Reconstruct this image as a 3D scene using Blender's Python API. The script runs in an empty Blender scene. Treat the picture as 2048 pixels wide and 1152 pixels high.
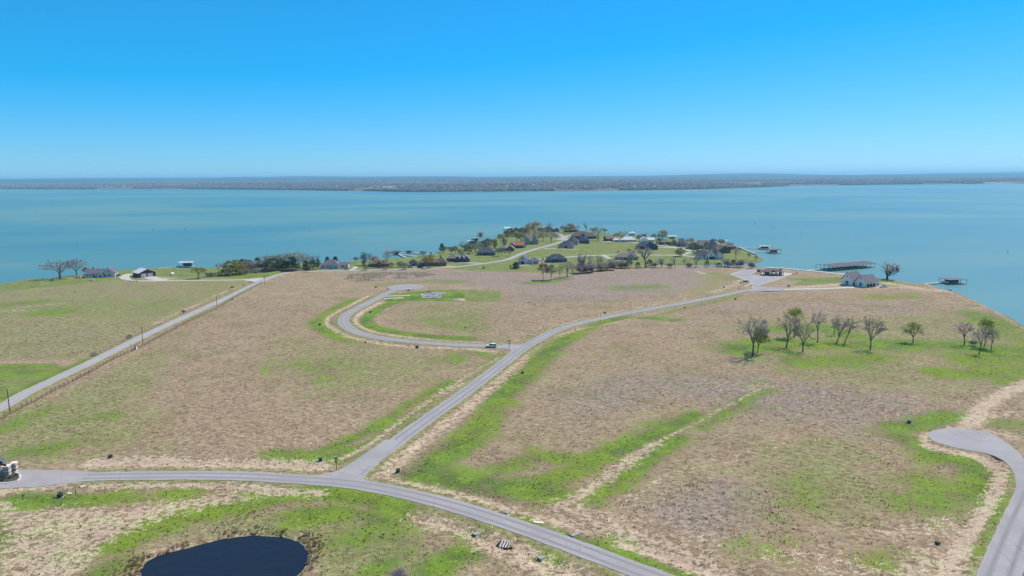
import bpy, bmesh, math, random
import numpy as np
from mathutils import Matrix, Vector

SC = bpy.context.scene
COL = SC.collection
R = math.radians
random.seed(7)
RNG = np.random.default_rng(7)

# ---------------------------------------------------------------- camera
CAM_H, FPX, PITCH, ROLL = 80.0, 1420.0, R(8.885), 0.00635
_f = Vector((0, math.cos(PITCH), -math.sin(PITCH)))
_r0 = Vector((1, 0, 0)); _u0 = _r0.cross(_f)
_r = _r0 * math.cos(ROLL) - _u0 * math.sin(ROLL)
_u = _u0 * math.cos(ROLL) + _r0 * math.sin(ROLL)
cam_d = bpy.data.cameras.new('camera'); cam = bpy.data.objects.new('camera', cam_d); COL.objects.link(cam)
cam_d.sensor_width = 36.0; cam_d.lens = FPX / 2048 * 36.0
cam_d.clip_start = 0.5; cam_d.clip_end = 80000
m3 = Matrix((_r, _u, -_f)).transposed()
cam.matrix_world = Matrix.Translation((0, 0, CAM_H)) @ m3.to_4x4()
SC.camera = cam

# ---------------------------------------------------------------- sky, sun, exposure
SUN_ELEV, SUN_AZ = R(54), math.atan2(0.80, 0.60)      # azimuth from +Y towards +X
world = bpy.data.worlds.new('World'); SC.world = world; world.use_nodes = True
wn = world.node_tree.nodes; wl = world.node_tree.links
for n in list(wn): wn.remove(n)
sky = wn.new('ShaderNodeTexSky'); sky.sky_type = 'NISHITA'; sky.sun_disc = False
sky.sun_elevation = SUN_ELEV; sky.sun_rotation = SUN_AZ
sky.air_density = 1.0; sky.dust_density = 0.0; sky.ozone_density = 3.0; sky.altitude = 100
# one colour grade over the whole sky: the photograph's deep, saturated blue
gr = wn.new('ShaderNodeVectorMath'); gr.operation = 'MULTIPLY_ADD'; gr.inputs[1].default_value = (0.50, 0.555, 1.10); gr.inputs[2].default_value = (-1.42, 0.85, 0.35)
hs = wn.new('ShaderNodeVectorMath'); hs.operation = 'MAXIMUM'; hs.inputs[1].default_value = (0.20, 0.0, 0.0)
bg = wn.new('ShaderNodeBackground'); bg.inputs['Strength'].default_value = 0.10
wo = wn.new('ShaderNodeOutputWorld')
wl.new(sky.outputs[0], gr.inputs[0]); wl.new(gr.outputs[0], hs.inputs[0]); wl.new(hs.outputs[0], bg.inputs[0]); wl.new(bg.outputs[0], wo.inputs[0])
sd = bpy.data.lights.new('sun', 'SUN'); sd.energy = 4.0; sd.angle = R(0.53); sd.color = (1.0, 0.94, 0.86)
sun = bpy.data.objects.new('sun', sd); COL.objects.link(sun)
sdir = Vector((math.sin(SUN_AZ) * math.cos(SUN_ELEV), math.cos(SUN_AZ) * math.cos(SUN_ELEV), math.sin(SUN_ELEV)))
sun.rotation_euler = sdir.to_track_quat('Z', 'Y').to_euler(); sun.location = sdir * 400
vs = SC.view_settings; vs.view_transform = 'Standard'; vs.look = 'None'; vs.gamma = 1.0; vs.use_curve_mapping = False
vs.exposure = 0.35
HAZE = 6.0e-5
SC.cycles.use_denoising = True
SC.cycles.max_bounces = 5; SC.cycles.diffuse_bounces = 2; SC.cycles.glossy_bounces = 2; SC.cycles.volume_bounces = 1
SC.cycles.transparent_max_bounces = 8; SC.cycles.caustics_reflective = False; SC.cycles.caustics_refractive = False

# ---------------------------------------------------------------- helpers
def at(px, py, z=0.0):
    """where the line of sight through a pixel of the 2048 x 1152 photograph meets height z"""
    d = _f + _r * ((px - 1024) / FPX) + _u * ((576 - py) / FPX)
    t = (z - CAM_H) / d.z
    return Vector((d.x * t, d.y * t, z))

def mpp(px, py):                      # metres to the pixel of the photograph, at the ground there
    p = at(px, py); d = p - Vector((0, 0, CAM_H))
    return d.dot(_f) / FPX

def lin(r, g, b):
    f = lambda c: (c / 255 / 12.92) if c <= 10 else ((c / 255 + 0.055) / 1.055) ** 2.4
    return (f(r), f(g), f(b), 1.0)

class MB:
    def __init__(s): s.v = []; s.f = []
    def add(s, vs_, fs):
        o = len(s.v); s.v += [tuple(v) for v in vs_]; s.f += [tuple(i + o for i in f) for f in fs]; return s
    def box(s, x0, x1, y0, y1, z0, z1):
        return s.add([(x0,y0,z0),(x1,y0,z0),(x1,y1,z0),(x0,y1,z0),(x0,y0,z1),(x1,y0,z1),(x1,y1,z1),(x0,y1,z1)],
                     [(0,3,2,1),(4,5,6,7),(0,1,5,4),(1,2,6,5),(2,3,7,6),(3,0,4,7)])
    def tube(s, p0, p1, r0, r1, n=6, cap=True):
        p0 = Vector(p0); p1 = Vector(p1); d = (p1 - p0)
        if d.length < 1e-6: return s
        d.normalize(); a = d.orthogonal().normalized(); b = d.cross(a)
        vs_ = []
        for p, r in ((p0, r0), (p1, r1)):
            for k in range(n):
                t = 2 * math.pi * k / n
                vs_.append(p + (a * math.cos(t) + b * math.sin(t)) * r)
        fs = [(k, (k + 1) % n, n + (k + 1) % n, n + k) for k in range(n)]
        if cap: fs += [tuple(range(n))[::-1], tuple(range(n, 2 * n))]
        return s.add(vs_, fs)
    def beam(s, p0, p1, w, h):
        """a bar of width w and height h from p0 to p1 (p = centre of its underside)"""
        p0 = Vector(p0); p1 = Vector(p1); d = (p1 - p0); d.z = 0; d.normalize(); n = Vector((-d.y, d.x, 0)) * (w / 2); u = Vector((0, 0, h))
        vs_ = [p0 - n, p0 + n, p1 + n, p1 - n, p0 - n + u, p0 + n + u, p1 + n + u, p1 - n + u]
        return s.add(vs_, [(0,1,2,3),(4,7,6,5),(0,4,5,1),(1,5,6,2),(2,6,7,3),(3,7,4,0)])
    def lathe(s, prof, n=12, c=(0, 0)):
        vs_ = []; fs = []
        for r, z in prof:
            for k in range(n):
                t = 2 * math.pi * k / n; vs_.append((c[0] + r * math.cos(t), c[1] + r * math.sin(t), z))
        for i in range(len(prof) - 1):
            for k in range(n):
                a = i * n + k; b = i * n + (k + 1) % n; fs.append((a, b, b + n, a + n))
        fs += [tuple(range(n))[::-1], tuple(range((len(prof) - 1) * n, len(prof) * n))]
        return s.add(vs_, fs)
    def mesh(s, name, smooth=False):
        me = bpy.data.meshes.new(name); me.from_pydata(s.v, [], s.f); me.validate(); me.update()
        if smooth:
            for p in me.polygons: p.use_smooth = True
        return me
    def build(s, name, m, parent=None, smooth=False):
        return link(name, s.mesh(name, smooth), m, parent)

def link(name, me, m, parent=None):
    if m is not None and len(me.materials) == 0: me.materials.append(m)
    o = bpy.data.objects.new(name, me); COL.objects.link(o)
    if m is not None and me.materials[0] is not m:
        o.material_slots[0].link = 'OBJECT'; o.material_slots[0].material = m
    if parent is not None: o.parent = parent
    return o

def tag(o, label=None, cat=None, group=None, kind=None):
    if label: o['label'] = label
    if cat: o['category'] = cat
    if group: o['group'] = group
    if kind: o['kind'] = kind
    return o

def thing(name, label, cat, loc=(0, 0, 0), rz=0.0, group=None):
    o = bpy.data.objects.new(name, None); COL.objects.link(o); o.empty_display_size = 0.5
    o.location = loc; o.rotation_euler = (0, 0, rz)
    return tag(o, label, cat, group)

def big_mesh(name, verts, faces):
    """verts (n,3), faces (m,k) as numpy"""
    me = bpy.data.meshes.new(name); n, k = faces.shape
    me.vertices.add(len(verts)); me.vertices.foreach_set('co', np.ascontiguousarray(verts, dtype=np.float32).ravel())
    me.loops.add(n * k); me.loops.foreach_set('vertex_index', np.ascontiguousarray(faces, dtype=np.int32).ravel())
    me.polygons.add(n); me.polygons.foreach_set('loop_start', np.arange(0, n * k, k, dtype=np.int32))
    me.polygons.foreach_set('loop_total', np.full(n, k, dtype=np.int32))
    me.update(calc_edges=True); return me

def vcol(me, name, arr):
    a = me.attributes.new(name, 'FLOAT_COLOR', 'POINT')
    if arr.shape[1] == 3: arr = np.concatenate([arr, np.ones((len(arr), 1))], 1)
    a.data.foreach_set('color', np.ascontiguousarray(arr, dtype=np.float32).ravel())

# ---------------------------------------------------------------- node helpers and materials
class NT:
    def __init__(s, name):
        s.m = bpy.data.materials.new(name); s.m.use_nodes = True; s.t = s.m.node_tree
        s.n = s.t.nodes; s.b = s.n['Principled BSDF']; s.out = s.n['Material Output']
    def node(s, typ, **kw):
        n = s.n.new(typ)
        for k, v in kw.items():
            if k.startswith('_'): setattr(n, k[1:], v)
        return n
    def put(s, sock, v):
        if hasattr(v, 'is_linked') or isinstance(v, bpy.types.NodeSocket): s.t.links.new(v, sock)
        else: sock.default_value = v
    def pos(s):
        g = s.node('ShaderNodeNewGeometry'); return g.outputs['Position']
    def objco(s):
        return s.node('ShaderNodeTexCoord').outputs['Object']
    def mapping(s, v, scale=(1, 1, 1), rot=(0, 0, 0)):
        n = s.node('ShaderNodeMapping'); s.put(n.inputs['Vector'], v); n.inputs['Scale'].default_value = scale; n.inputs['Rotation'].default_value = rot
        return n.outputs[0]
    def noise(s, v, scale, detail=3.0, rough=0.55, dist=0.0):
        n = s.node('ShaderNodeTexNoise'); s.put(n.inputs['Vector'], v)
        n.inputs['Scale'].default_value = scale; n.inputs['Detail'].default_value = detail
        n.inputs['Roughness'].default_value = rough; n.inputs['Distortion'].default_value = dist
        return n.outputs['Fac']
    def math(s, op, a, b=0.0, clamp=False):
        n = s.node('ShaderNodeMath'); n.operation = op; n.use_clamp = clamp; s.put(n.inputs[0], a); s.put(n.inputs[1], b); return n.outputs[0]
    def remap(s, v, a, b, c=0.0, d=1.0, smooth=True):
        n = s.node('ShaderNodeMapRange'); n.interpolation_type = 'SMOOTHSTEP' if smooth else 'LINEAR'
        s.put(n.inputs[0], v); s.put(n.inputs[1], a); s.put(n.inputs[2], b); s.put(n.inputs[3], c); s.put(n.inputs[4], d); return n.outputs[0]
    def mix(s, f, a, b, mode='MIX'):
        n = s.node('ShaderNodeMix'); n.data_type = 'RGBA'; n.blend_type = mode
        s.put(n.inputs[0], f); s.put(n.inputs[6], a); s.put(n.inputs[7], b); return n.outputs[2]
    def attr(s, name):
        n = s.node('ShaderNodeAttribute'); n.attribute_name = name; return n.outputs['Color']
    def sep(s, c):
        n = s.node('ShaderNodeSeparateColor'); s.put(n.inputs[0], c); return n.outputs
    def bump(s, h, strength, dist):
        n = s.node('ShaderNodeBump'); s.put(n.inputs['Height'], h); n.inputs['Strength'].default_value = strength; n.inputs['Distance'].default_value = dist
        s.t.links.new(n.outputs[0], s.b.inputs['Normal'])
    def thin(s, color, share):
        tr = s.node('ShaderNodeBsdfTranslucent'); s.put(tr.inputs[0], color); mx = s.node('ShaderNodeMixShader'); mx.inputs[0].default_value = share
        s.t.links.new(s.b.outputs[0], mx.inputs[1]); s.t.links.new(tr.outputs[0], mx.inputs[2]); s.t.links.new(mx.outputs[0], s.out.inputs['Surface'])
    def done(s, color=None, rough=0.85, spec=0.3, metal=0.0):
        if color is not None: s.put(s.b.inputs['Base Color'], color)
        s.put(s.b.inputs['Roughness'], rough); s.b.inputs['Specular IOR Level'].default_value = spec; s.b.inputs['Metallic'].default_value = metal
        return s.m

def plain(name, rgb, rough=0.8, var=0.25, scale=0.6, spec=0.3, metal=0.0, obj=True):
    """one colour with mottling and a little difference from object to object"""
    t = NT(name); c = lin(*rgb) if max(rgb) > 1 else (*rgb, 1)
    v = t.objco() if obj else t.pos()
    n1 = t.noise(v, scale, 4.0, 0.6); n2 = t.noise(v, scale * 7, 2.0)
    k = t.math('ADD', t.remap(n1, 0.3, 0.7, 1 - var, 1 + var * 0.6, False), t.remap(n2, 0.3, 0.7, -var * 0.4, var * 0.4, False))
    g = t.node('ShaderNodeCombineColor'); [t.put(g.inputs[i], k) for i in range(3)]
    return t.done(t.mix(1.0, c, g.outputs[0], 'MULTIPLY'), rough, spec, metal)
# ---------------------------------------------------------------- where land, water and roads lie
WATER_Z = -1.2
SHORE = [(0,570),(60,560),(100,558),(165,549),(225,542),(271,540),(306,538),(348,537),(426,537),(470,533),(540,529),(600,528),(639,527),(697,523.5),
 (731,522),(783,518),(813,516.5),(836,513.6),(860,510),(872,507),(886,499.5),(908,496),(928,497),(938,493),(956,488),(975,485),(992,478),(998,471),(1009,465),(1015,460),
 (1035,458),(1056,457),(1080,454.5),(1100,456),(1118,459.5),(1131,460.5),(1156,461),(1182,465),(1212,467),(1227,469),(1252,471.6),(1276,475),(1300,478),(1330,478),(1355,478),
 (1382,482),(1410,484),(1438,487),(1457,489),(1471,494),(1482,498),(1495,503.6),(1512,510.4),(1521,514.5),(1527.6,521),(1519,524.8),(1491,527),(1470,528.5),(1437,529),(1400,529.5),(1350,529.8),(1303,530),
 (1300,532),(1350,532.6),(1400,533),(1460,533.5),(1498,533.8),(1512,536),(1530,537.6),(1560,538.5),(1607,543.5),(1648,547.5),(1697,552),(1740,556),(1767,560),(1794,562),(1833,568),(1865,570),(1882,578),
 (1905,582),(1921,588),(1943,598),(1983,618),(2028,638.6),(2048,652)]
shore_w = [tuple(at(x, y, WATER_Z).xy) for x, y in SHORE]
land_poly = [(-6000,-3000),(-6000,200),(-2500,330),(-900,470)] + shore_w + [(330,320),(480,240),(900,120),(2500,60),(6000,20),(6000,-3000)]
POND = [(285,1137),(300,1118),(360,1100),(440,1080),(500,1071),(560,1074),(600,1085),(614,1103),(611,1125),(594,1152),(560,1180),(470,1200),(360,1195),(290,1165)]
def closed_smooth(p, n=5):
    out = []; m = len(p)
    for i in range(m):
        p0, p1, p2, p3 = [np.array(p[(i + k) % m], float) for k in (-1, 0, 1, 2)]
        for k in range(n):
            t = k / n; out.append(tuple(0.5 * (2 * p1 + (p2 - p0) * t + (2 * p0 - 5 * p1 + 4 * p2 - p3) * t * t + (3 * p1 - p0 - 3 * p2 + p3) * t ** 3)))
    return out
pond_w = closed_smooth([tuple(at(x, y, -0.7).xy) for x, y in POND])
ROADS = {   # name: (pixels of the centre line, width)
 'asphalt_road_near': ([(170,954.4),(260,952),(400,951),(500,953),(600,959),(690,966),(780,981),(900,1010),(1024,1049),(1150,1094),(1250,1132),(1330,1162),(1500,1226),(1800,1340),(2300,1530)], 5.8),
 'asphalt_road_middle': ([(706,956),(735,927),(790,886),(850,842),(930,785),(1000,732),(1040,701),(1080,677),(1120,658),(1180,641.5),(1260,625.5),(1340,611),(1400,600),(1450,590),(1490,581.5),(1530,577.8),(1567,578.5)], 5.8),
 'asphalt_road_loop': ([(1028,693),(985,692),(900,689),(820,683),(760,676),(718,666),(695,654),(686.5,642),(693,630),(712,618),(740,604),(768,590),(788,580.5),(806,575.5)], 6.0),
 'county_road': ([(-900,1250),(-420,1020),(-150,888),(0,816),(58,783),(176,727.5),(293,669.5),(363,637),(440,602),(528,560.5),(549,552),(570,546.3),(592,543)], 5.6),
 'lane_along_shore': ([(588,543.2),(640,542.3),(699,541),(760,539.6),(805,538.3),(852,537.2),(914,533.5),(969,527),(1014,519.4),(1033,511.5),(1050,504.7),(1072,498),(1102,490),(1124,483.5),(1131,479),(1122,471),(1112,465)], 6.0),
 'asphalt_road_corner': ([(1820,1700),(1925,1400),(1978,1230),(1998,1152),(2032,1064),(2060,1000),(2070,965),(2066,940)], 7.0),
}
DRIVES = {   # pale concrete drives
 'farm_drive': ([(526,558),(470,560),(400,560.6),(341,561.2),(280,562),(262,560.6),(247,556),(238,551)], 4.2),
 'barn_drive': ([(330,560.6),(310,557.5),(298,553)], 9.0),
 'cottage_drive': ([(252,558.4),(250,552),(262,547.5)], 7.0),
 'white_house_drive': ([(1566,579),(1610,578),(1660,576.6),(1700,575),(1762,573.2)], 5.5),
 'cross_lane': ([(1131,514.6),(1170,511.6),(1205,510.4),(1240,509.8),(1300,510),(1358,510.2),(1371,507.2),(1381,504),(1374,499.4),(1360,496.4),(1327,492),(1300,489.6)], 5.0),
 'cross_lane_stub': ([(1054,518.4),(1077,518),(1094,517),(1131,514.6)], 4.5),
 'driveway_a': ([(1206,510.6),(1226,519.5),(1240,521.4)], 4.0),
 'driveway_b': ([(1086,497.4),(1110,497.6),(1160,498.7)], 4.0),
 'driveway_c': ([(1132,478.7),(1146,476),(1162,474.6)], 8.0),
 'driveway_d': ([(1205,483),(1240,483.6),(1284,486),(1302,489.4)], 7.0),
 'driveway_e': ([(1358,510.3),(1378,512.4),(1398,515.5)], 4.5),
 'driveway_f': ([(967,527),(945,526),(918,525)], 4.5),
 'driveway_g': ([(699,541),(712,535),(706,533)], 4.0),
 'driveway_h': ([(852,537.4),(845,534.4),(826,533.8)], 5.0),
 'driveway_i': ([(1375,500),(1392,500.5),(1400,498)], 9.0),
 'driveway_j': ([(1313,495.3),(1335,495.2),(1356,496.2)], 5.0),
 'driveway_k': ([(768,592.6),(790,592),(820,590.8)], 3.0),
 'driveway_l': ([(768,597.4),(790,596.5),(806,595)], 3.0),
 'driveway_m': ([(1130,474.4),(1140,471),(1160,470)], 4.0),
 'concrete_entry_road': ([(-160,972),(-60,962),(0,957.5),(60,955),(140,954.5),(184,954)], 8.0),
}
PARKING = [(1503,577),(1505,566),(1461,549),(1490,540.4),(1514,538.6),(1530,539.6),(1516,543),(1499,548),(1520,550.2),(1568,550.4),(1572,553.4),(1516,571),(1540,575.5)]

def W(pts): return [tuple(at(x, y).xy) for x, y in pts]
road_w = {k: (W(p), w) for k, (p, w) in ROADS.items()}
drive_w = {k: (W(p), w) for k, (p, w) in DRIVES.items()}

def smooth_line(p, n=6):
    p = [np.array(q, float) for q in p]; out = []
    for i in range(len(p) - 1):
        p0 = p[max(i - 1, 0)]; p1 = p[i]; p2 = p[i + 1]; p3 = p[min(i + 2, len(p) - 1)]
        for k in range(n):
            t = k / n
            out.append(0.5 * (2 * p1 + (p2 - p0) * t + (2 * p0 - 5 * p1 + 4 * p2 - p3) * t * t + (3 * p1 - p0 - 3 * p2 + p3) * t ** 3))
    out.append(p[-1]); return [tuple(q) for q in out]

road_s = {k: (smooth_line(p, 6), w) for k, (p, w) in road_w.items()}
drive_s = {k: (smooth_line(p, 5), w) for k, (p, w) in drive_w.items()}

# ---------------------------------------------------------------- ground grid
def steps(*seg):
    out = []
    for a, b, d in seg: out += list(np.arange(a, b - 1e-6, d))
    return np.array(out + [seg[-1][1]])
GX = steps((-6000,-1000,1000),(-1000,-500,25),(-500,-150,2.6),(-150,150,1.5),(150,460,2.6),(460,1000,27),(1000,6000,1000))
GY = steps((-3000,0,300),(0,100,10),(100,250,0.9),(250,450,1.5),(450,700,2.2),(700,1120,3.2),(1120,1240,20))
XX, YY = np.meshgrid(GX, GY); SHP = XX.shape; PX = XX.ravel(); PY = YY.ravel()

def line_dist(poly, closed=False, reach=None):
    d = np.full(PX.shape, 1e9); n = len(poly)
    for i in range(n if closed else n - 1):
        ax, ay = poly[i]; bx, by = poly[(i + 1) % n]
        if reach is not None:
            i0, i1 = np.searchsorted(GX, (min(ax, bx) - reach, max(ax, bx) + reach)); j0, j1 = np.searchsorted(GY, (min(ay, by) - reach, max(ay, by) + reach))
            if i1 <= i0 or j1 <= j0: continue
            sl = (slice(j0, j1), slice(i0, i1)); x = XX[sl]; y = YY[sl]; dd = d.reshape(SHP)[sl]
        else: x, y, dd = PX, PY, d
        vx, vy = bx - ax, by - ay; L = vx * vx + vy * vy + 1e-9
        t = np.clip(((x - ax) * vx + (y - ay) * vy) / L, 0, 1)
        q = np.hypot(x - ax - t * vx, y - ay - t * vy)
        np.minimum(dd, q, out=dd)
    return d

def inside(poly):
    c = np.zeros(PX.shape, bool); n = len(poly)
    for i in range(n):
        x0, y0 = poly[i]; x1, y1 = poly[(i + 1) % n]
        if y0 == y1: continue
        k = ((y0 > PY) != (y1 > PY)); k &= PX < (x1 - x0) * (PY - y0) / (y1 - y0) + x0
        c ^= k
    return c

def sst(x, a, b):
    t = np.clip((x - a) / (b - a), 0, 1); return t * t * (3 - 2 * t)

shore_d = line_dist(land_poly, True, 60); shore_s = np.where(inside(land_poly), shore_d, -shore_d)
pond_d = line_dist(pond_w, True, 60); pond_s = np.where(inside(pond_w), -pond_d, pond_d)
road_d = np.full(PX.shape, 1e9); main_d = np.full(PX.shape, 1e9)
for k, (p, w) in road_s.items():
    d = line_dist(p, False, 70) - w / 2; road_d = np.minimum(road_d, d)
    if k != 'lane_along_shore': main_d = np.minimum(main_d, d)
drive_d = np.full(PX.shape, 1e9)
for k, (p, w) in drive_s.items(): drive_d = np.minimum(drive_d, line_dist(p, False, 40) - w / 2)
pk = W(PARKING); pd_ = line_dist(pk, True, 60); park_s = np.where(inside(pk), -pd_, pd_)
BULB = W([(1858.5,876),(1856,870.5),(1858.5,865.5),(1867,861),(1885,858.2),(1905,857),(1940,859),(1976,865.6),(2000,877),(2020,890),(2040,908),(2062,935),(2090,955),(2075,972),(2033,985),(2029,950),(2020,934),(2006,921),(1990,912.6),(1970,906.6),(1931,900),(1900,893.5),(1878,887),(1866,882)])
culs = [(at(812,574.3), 13.5), (at(1127,478), 13.0)]
flat_d = np.minimum(np.minimum(road_d, drive_d), park_s)
bd_ = line_dist(BULB, True, 40); flat_d = np.minimum(flat_d, np.where(inside(BULB), -bd_, bd_))
for c, r in culs: flat_d = np.minimum(flat_d, np.hypot(PX - c.x, PY - c.y) - r)

def vnoise(x, y, seed):
    r = np.random.default_rng(seed).random((256, 256)); xi = np.floor(x).astype(int); yi = np.floor(y).astype(int)
    fx = x - xi; fy = y - yi; fx = fx * fx * (3 - 2 * fx); fy = fy * fy * (3 - 2 * fy)
    g = lambda a, b: r[a & 255, b & 255]
    return (g(xi, yi) * (1 - fx) + g(xi + 1, yi) * fx) * (1 - fy) + (g(xi, yi + 1) * (1 - fx) + g(xi + 1, yi + 1) * fx) * fy - 0.5

und = vnoise(PX / 70, PY / 70, 1) * 1.4 + vnoise(PX / 22, PY / 22, 2) * 0.5 + vnoise(PX / 6, PY / 6, 3) * 0.14
open_ = sst(flat_d, 8, 40) * sst(PY, -50, 90) * (1 - sst(PY, 560, 640))
HG = und * open_
ditch = np.exp(-((main_d - 6.0) / 2.0) ** 2) * 0.55 + np.exp(-((main_d - 6.0) / 0.6) ** 2) * 0.12
HG -= ditch * sst(drive_d, 1, 6) * sst(park_s, 4, 10) * sst(shore_s, 4, 15)
micro = vnoise(PX / 2.4, PY / 2.4, 4) * 0.22 + vnoise(PX / 1.3, PY / 1.3, 5) * 0.10
HG += micro * sst(flat_d, 1.2, 5) * (1 - sst(PY, 430, 560))
bank = 5.0 + vnoise(PX / 14, PY / 14, 6) * 3
HG = np.where(shore_s > 0, WATER_Z - 0.05 + (HG - WATER_Z + 0.05) * sst(shore_s, -0.5, bank), np.maximum(WATER_Z - 0.05 + 0.25 * shore_s, -4.0))
edge = pond_s + vnoise(PX / 3, PY / 3, 8) * .6
HG = np.where(edge > 0, HG * sst(edge, 0, 14) + (-0.78) * (1 - sst(edge, -0.3, 2.4)) - 0.12 * (1 - sst(edge, 2, 14)), np.maximum(-0.78 + 0.3 * edge, -2.5))
HGRID = HG.reshape(SHP)

def bil(grid, x, y):
    x = np.asarray(x, float); y = np.asarray(y, float)
    i = np.clip(np.searchsorted(GX, x) - 1, 0, len(GX) - 2); j = np.clip(np.searchsorted(GY, y) - 1, 0, len(GY) - 2)
    fx = (x - GX[i]) / (GX[i + 1] - GX[i]); fy = (y - GY[j]) / (GY[j + 1] - GY[j])
    return (grid[j, i] * (1 - fx) + grid[j, i + 1] * fx) * (1 - fy) + (grid[j + 1, i] * (1 - fx) + grid[j + 1, i + 1] * fx) * fy
def gz(x, y): return float(bil(HGRID, x, y))
def ground(px, py, dz=0.0):
    p = at(px, py); p.z = gz(p.x, p.y) + dz; return p

# ---------------------------------------------------------------- what grows where (all in ground coordinates)
def cover(strokes, polys):
    m = np.zeros(PX.shape)
    for pts, hw, st in strokes:
        p = smooth_line(W(pts), 4); d = line_dist(p, False, hw * 2.2); m = np.maximum(m, st * (1 - sst(d, 0, hw * 2.2)))
    for pts, soft, st in polys:
        p = W(pts); d = line_dist(p, True, soft * 1.5); s = np.where(inside(p), d, -d); m = np.maximum(m, st * sst(s, -soft, soft))
    return m
c_green = cover([
 ([(845,945),(900,905),(960,855),(1005,790),(1060,740),(1100,700),(1150,668)], 5.5, .95),
 ([(880,950),(960,965),(1060,980),(1110,985)], 6, .95), ([(1000,940),(1080,915),(1140,925)], 5, .7), ([(1060,975),(1130,950),(1200,915),(1280,885),(1390,830)], 4, .95),
 ([(1170,1000),(1240,965),(1310,905),(1360,875)], 4, .85), ([(1240,900),(1330,850),(1400,830)], 5, .6), ([(1400,850),(1480,810),(1540,770)], 4, .6),
 ([(1350,640),(1250,635),(1180,655),(1110,690)], 4, .85), ([(1480,590),(1400,610),(1300,632)], 4, .5),
 ([(638,640),(642,655),(668,668),(700,680)], 5, .95), ([(712,598),(680,612),(650,630),(636,650)], 4, .75), ([(700,683),(745,692)], 4, .4),
 ([(806,598),(770,612),(740,630),(732,645),(752,656),(800,666),(860,672),(940,677)], 3.6, 1),
 ([(975,712),(940,706),(900,720)], 5, .6), ([(985,715),(950,745),(900,765)], 3, .5),
 ([(640,905),(700,880),(760,850),(830,803),(900,765)], 3.0, .8), ([(560,910),(640,915),(690,905)], 5, .8), ([(700,898),(760,870),(900,775)], 1.6, .9),
 ([(30,1003),(100,1000),(160,1004),(230,992)], 4.5, 1), ([(230,990),(320,1005),(420,985)], 3.5, .7), ([(330,985),(400,978)], 3, .8), ([(160,1040),(230,1035)], 3, .6), ([(220,1060),(260,1045)], 3, .55),
 ([(0,1055),(12,1080)], 4, .8), ([(30,1120),(80,1100)], 5, .5), ([(140,1130),(160,1105)], 3, .7), ([(60,1040),(140,1050),(200,1030)], 5, .6), ([(100,1110),(150,1080),(210,1062)], 4, .65), ([(300,1030),(400,1005)], 3, .6), ([(20,1075),(60,1090)], 5, .6), ([(215,1140),(235,1128)], 4, .9), ([(180,1150),(210,1135)], 3, .7),
 ([(240,1080),(320,1045),(420,1020),(540,1000),(640,985),(740,1000),(800,1020)], 5, .95), ([(600,1030),(700,1020),(780,1040)], 5, .9), ([(700,1080),(760,1060),(790,1090)], 6, .55), ([(860,1140),(910,1110),(945,1105)], 3.2, 1), ([(740,1150),(780,1120)], 3, .7),
 ([(930,1070),(960,1062)], 2.5, .8), ([(1090,1112),(1130,1130)], 2, .9), ([(1130,1070),(1200,1090),(1280,1120),(1380,1150)], 1.8, .8), ([(1190,1062),(1240,1080),(1290,1098)], 3, .6), ([(1040,1035),(1070,1055)], 2, .7),
 ([(20,797),(90,765),(150,735),(178,720)], 3.0, 1), ([(0,733),(100,731)], 4, .7), ([(0,748),(80,746),(120,740)], 5, .6), ([(0,860),(60,835),(110,815)], 5, .45), ([(40,905),(110,898)], 5, .7), ([(150,840),(220,835)], 5, .4),
 ([(20,608),(80,602)], 8, .6), ([(80,628),(130,626)], 8, .7),
 ([(1480,700),(1560,690),(1650,690),(1740,690),(1830,688)], 11, .92), ([(1560,660),(1640,655),(1700,672)], 9, .75), ([(1600,725),(1680,725),(1740,715)], 10, .8), ([(1800,685),(1840,682),(1900,690)], 6, .9), ([(1920,694),(1950,690),(1990,700)], 9, 1), ([(1960,720),(2048,700)], 13, .95), ([(1880,748),(1930,750),(1985,752)], 6, 1), ([(1970,735),(2010,760),(2048,740)], 9, .8),
 ([(1700,660),(1640,650)], 6, .4), ([(1950,630),(2000,650),(2048,680)], 11, .75), ([(1560,600),(1600,597)], 6, .3), ([(1760,593),(1820,592)], 9, .6), ([(1600,560),(1650,562),(1690,560)], 7, .55),
 ([(1790,855),(1850,845),(1900,830)], 5, .85), ([(1790,870),(1830,890),(1870,910)], 5, .8), ([(1880,915),(1935,925),(1965,955),(1950,990)], 6, .95), ([(1850,960),(1890,985),(1860,1010)], 8, .65), ([(1990,850),(2020,845)], 4, .6), ([(2000,970),(1990,1020),(1950,1100)], 2.5, .6), ([(1760,1130),(1810,1110)], 5, .55), ([(1560,1000),(1600,960)], 9, .3), ([(1500,1100),(1560,1080)], 6, .35),
 ([(1060,566),(1100,563),(1130,559)], 6, .8), ([(1240,575),(1310,573)], 9, .6), ([(1090,600),(1150,598)], 8, .3), ([(880,640),(930,655),(940,640)], 10, .35), ([(560,735),(620,730),(660,750)], 14, .28), ([(690,600),(740,596)], 5, .5), ([(770,570),(860,563),(920,565)], 8, .45),
 ([(1440,548),(1480,560),(1450,556)], 7, .5), ([(1330,583),(1400,580)], 8, .25), ([(440,552),(520,553),(560,545)], 6, .7),
 ], [([(770,588),(850,581),(930,580),(930,604),(860,602),(770,602)], 1.0, 1.0)])
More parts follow.
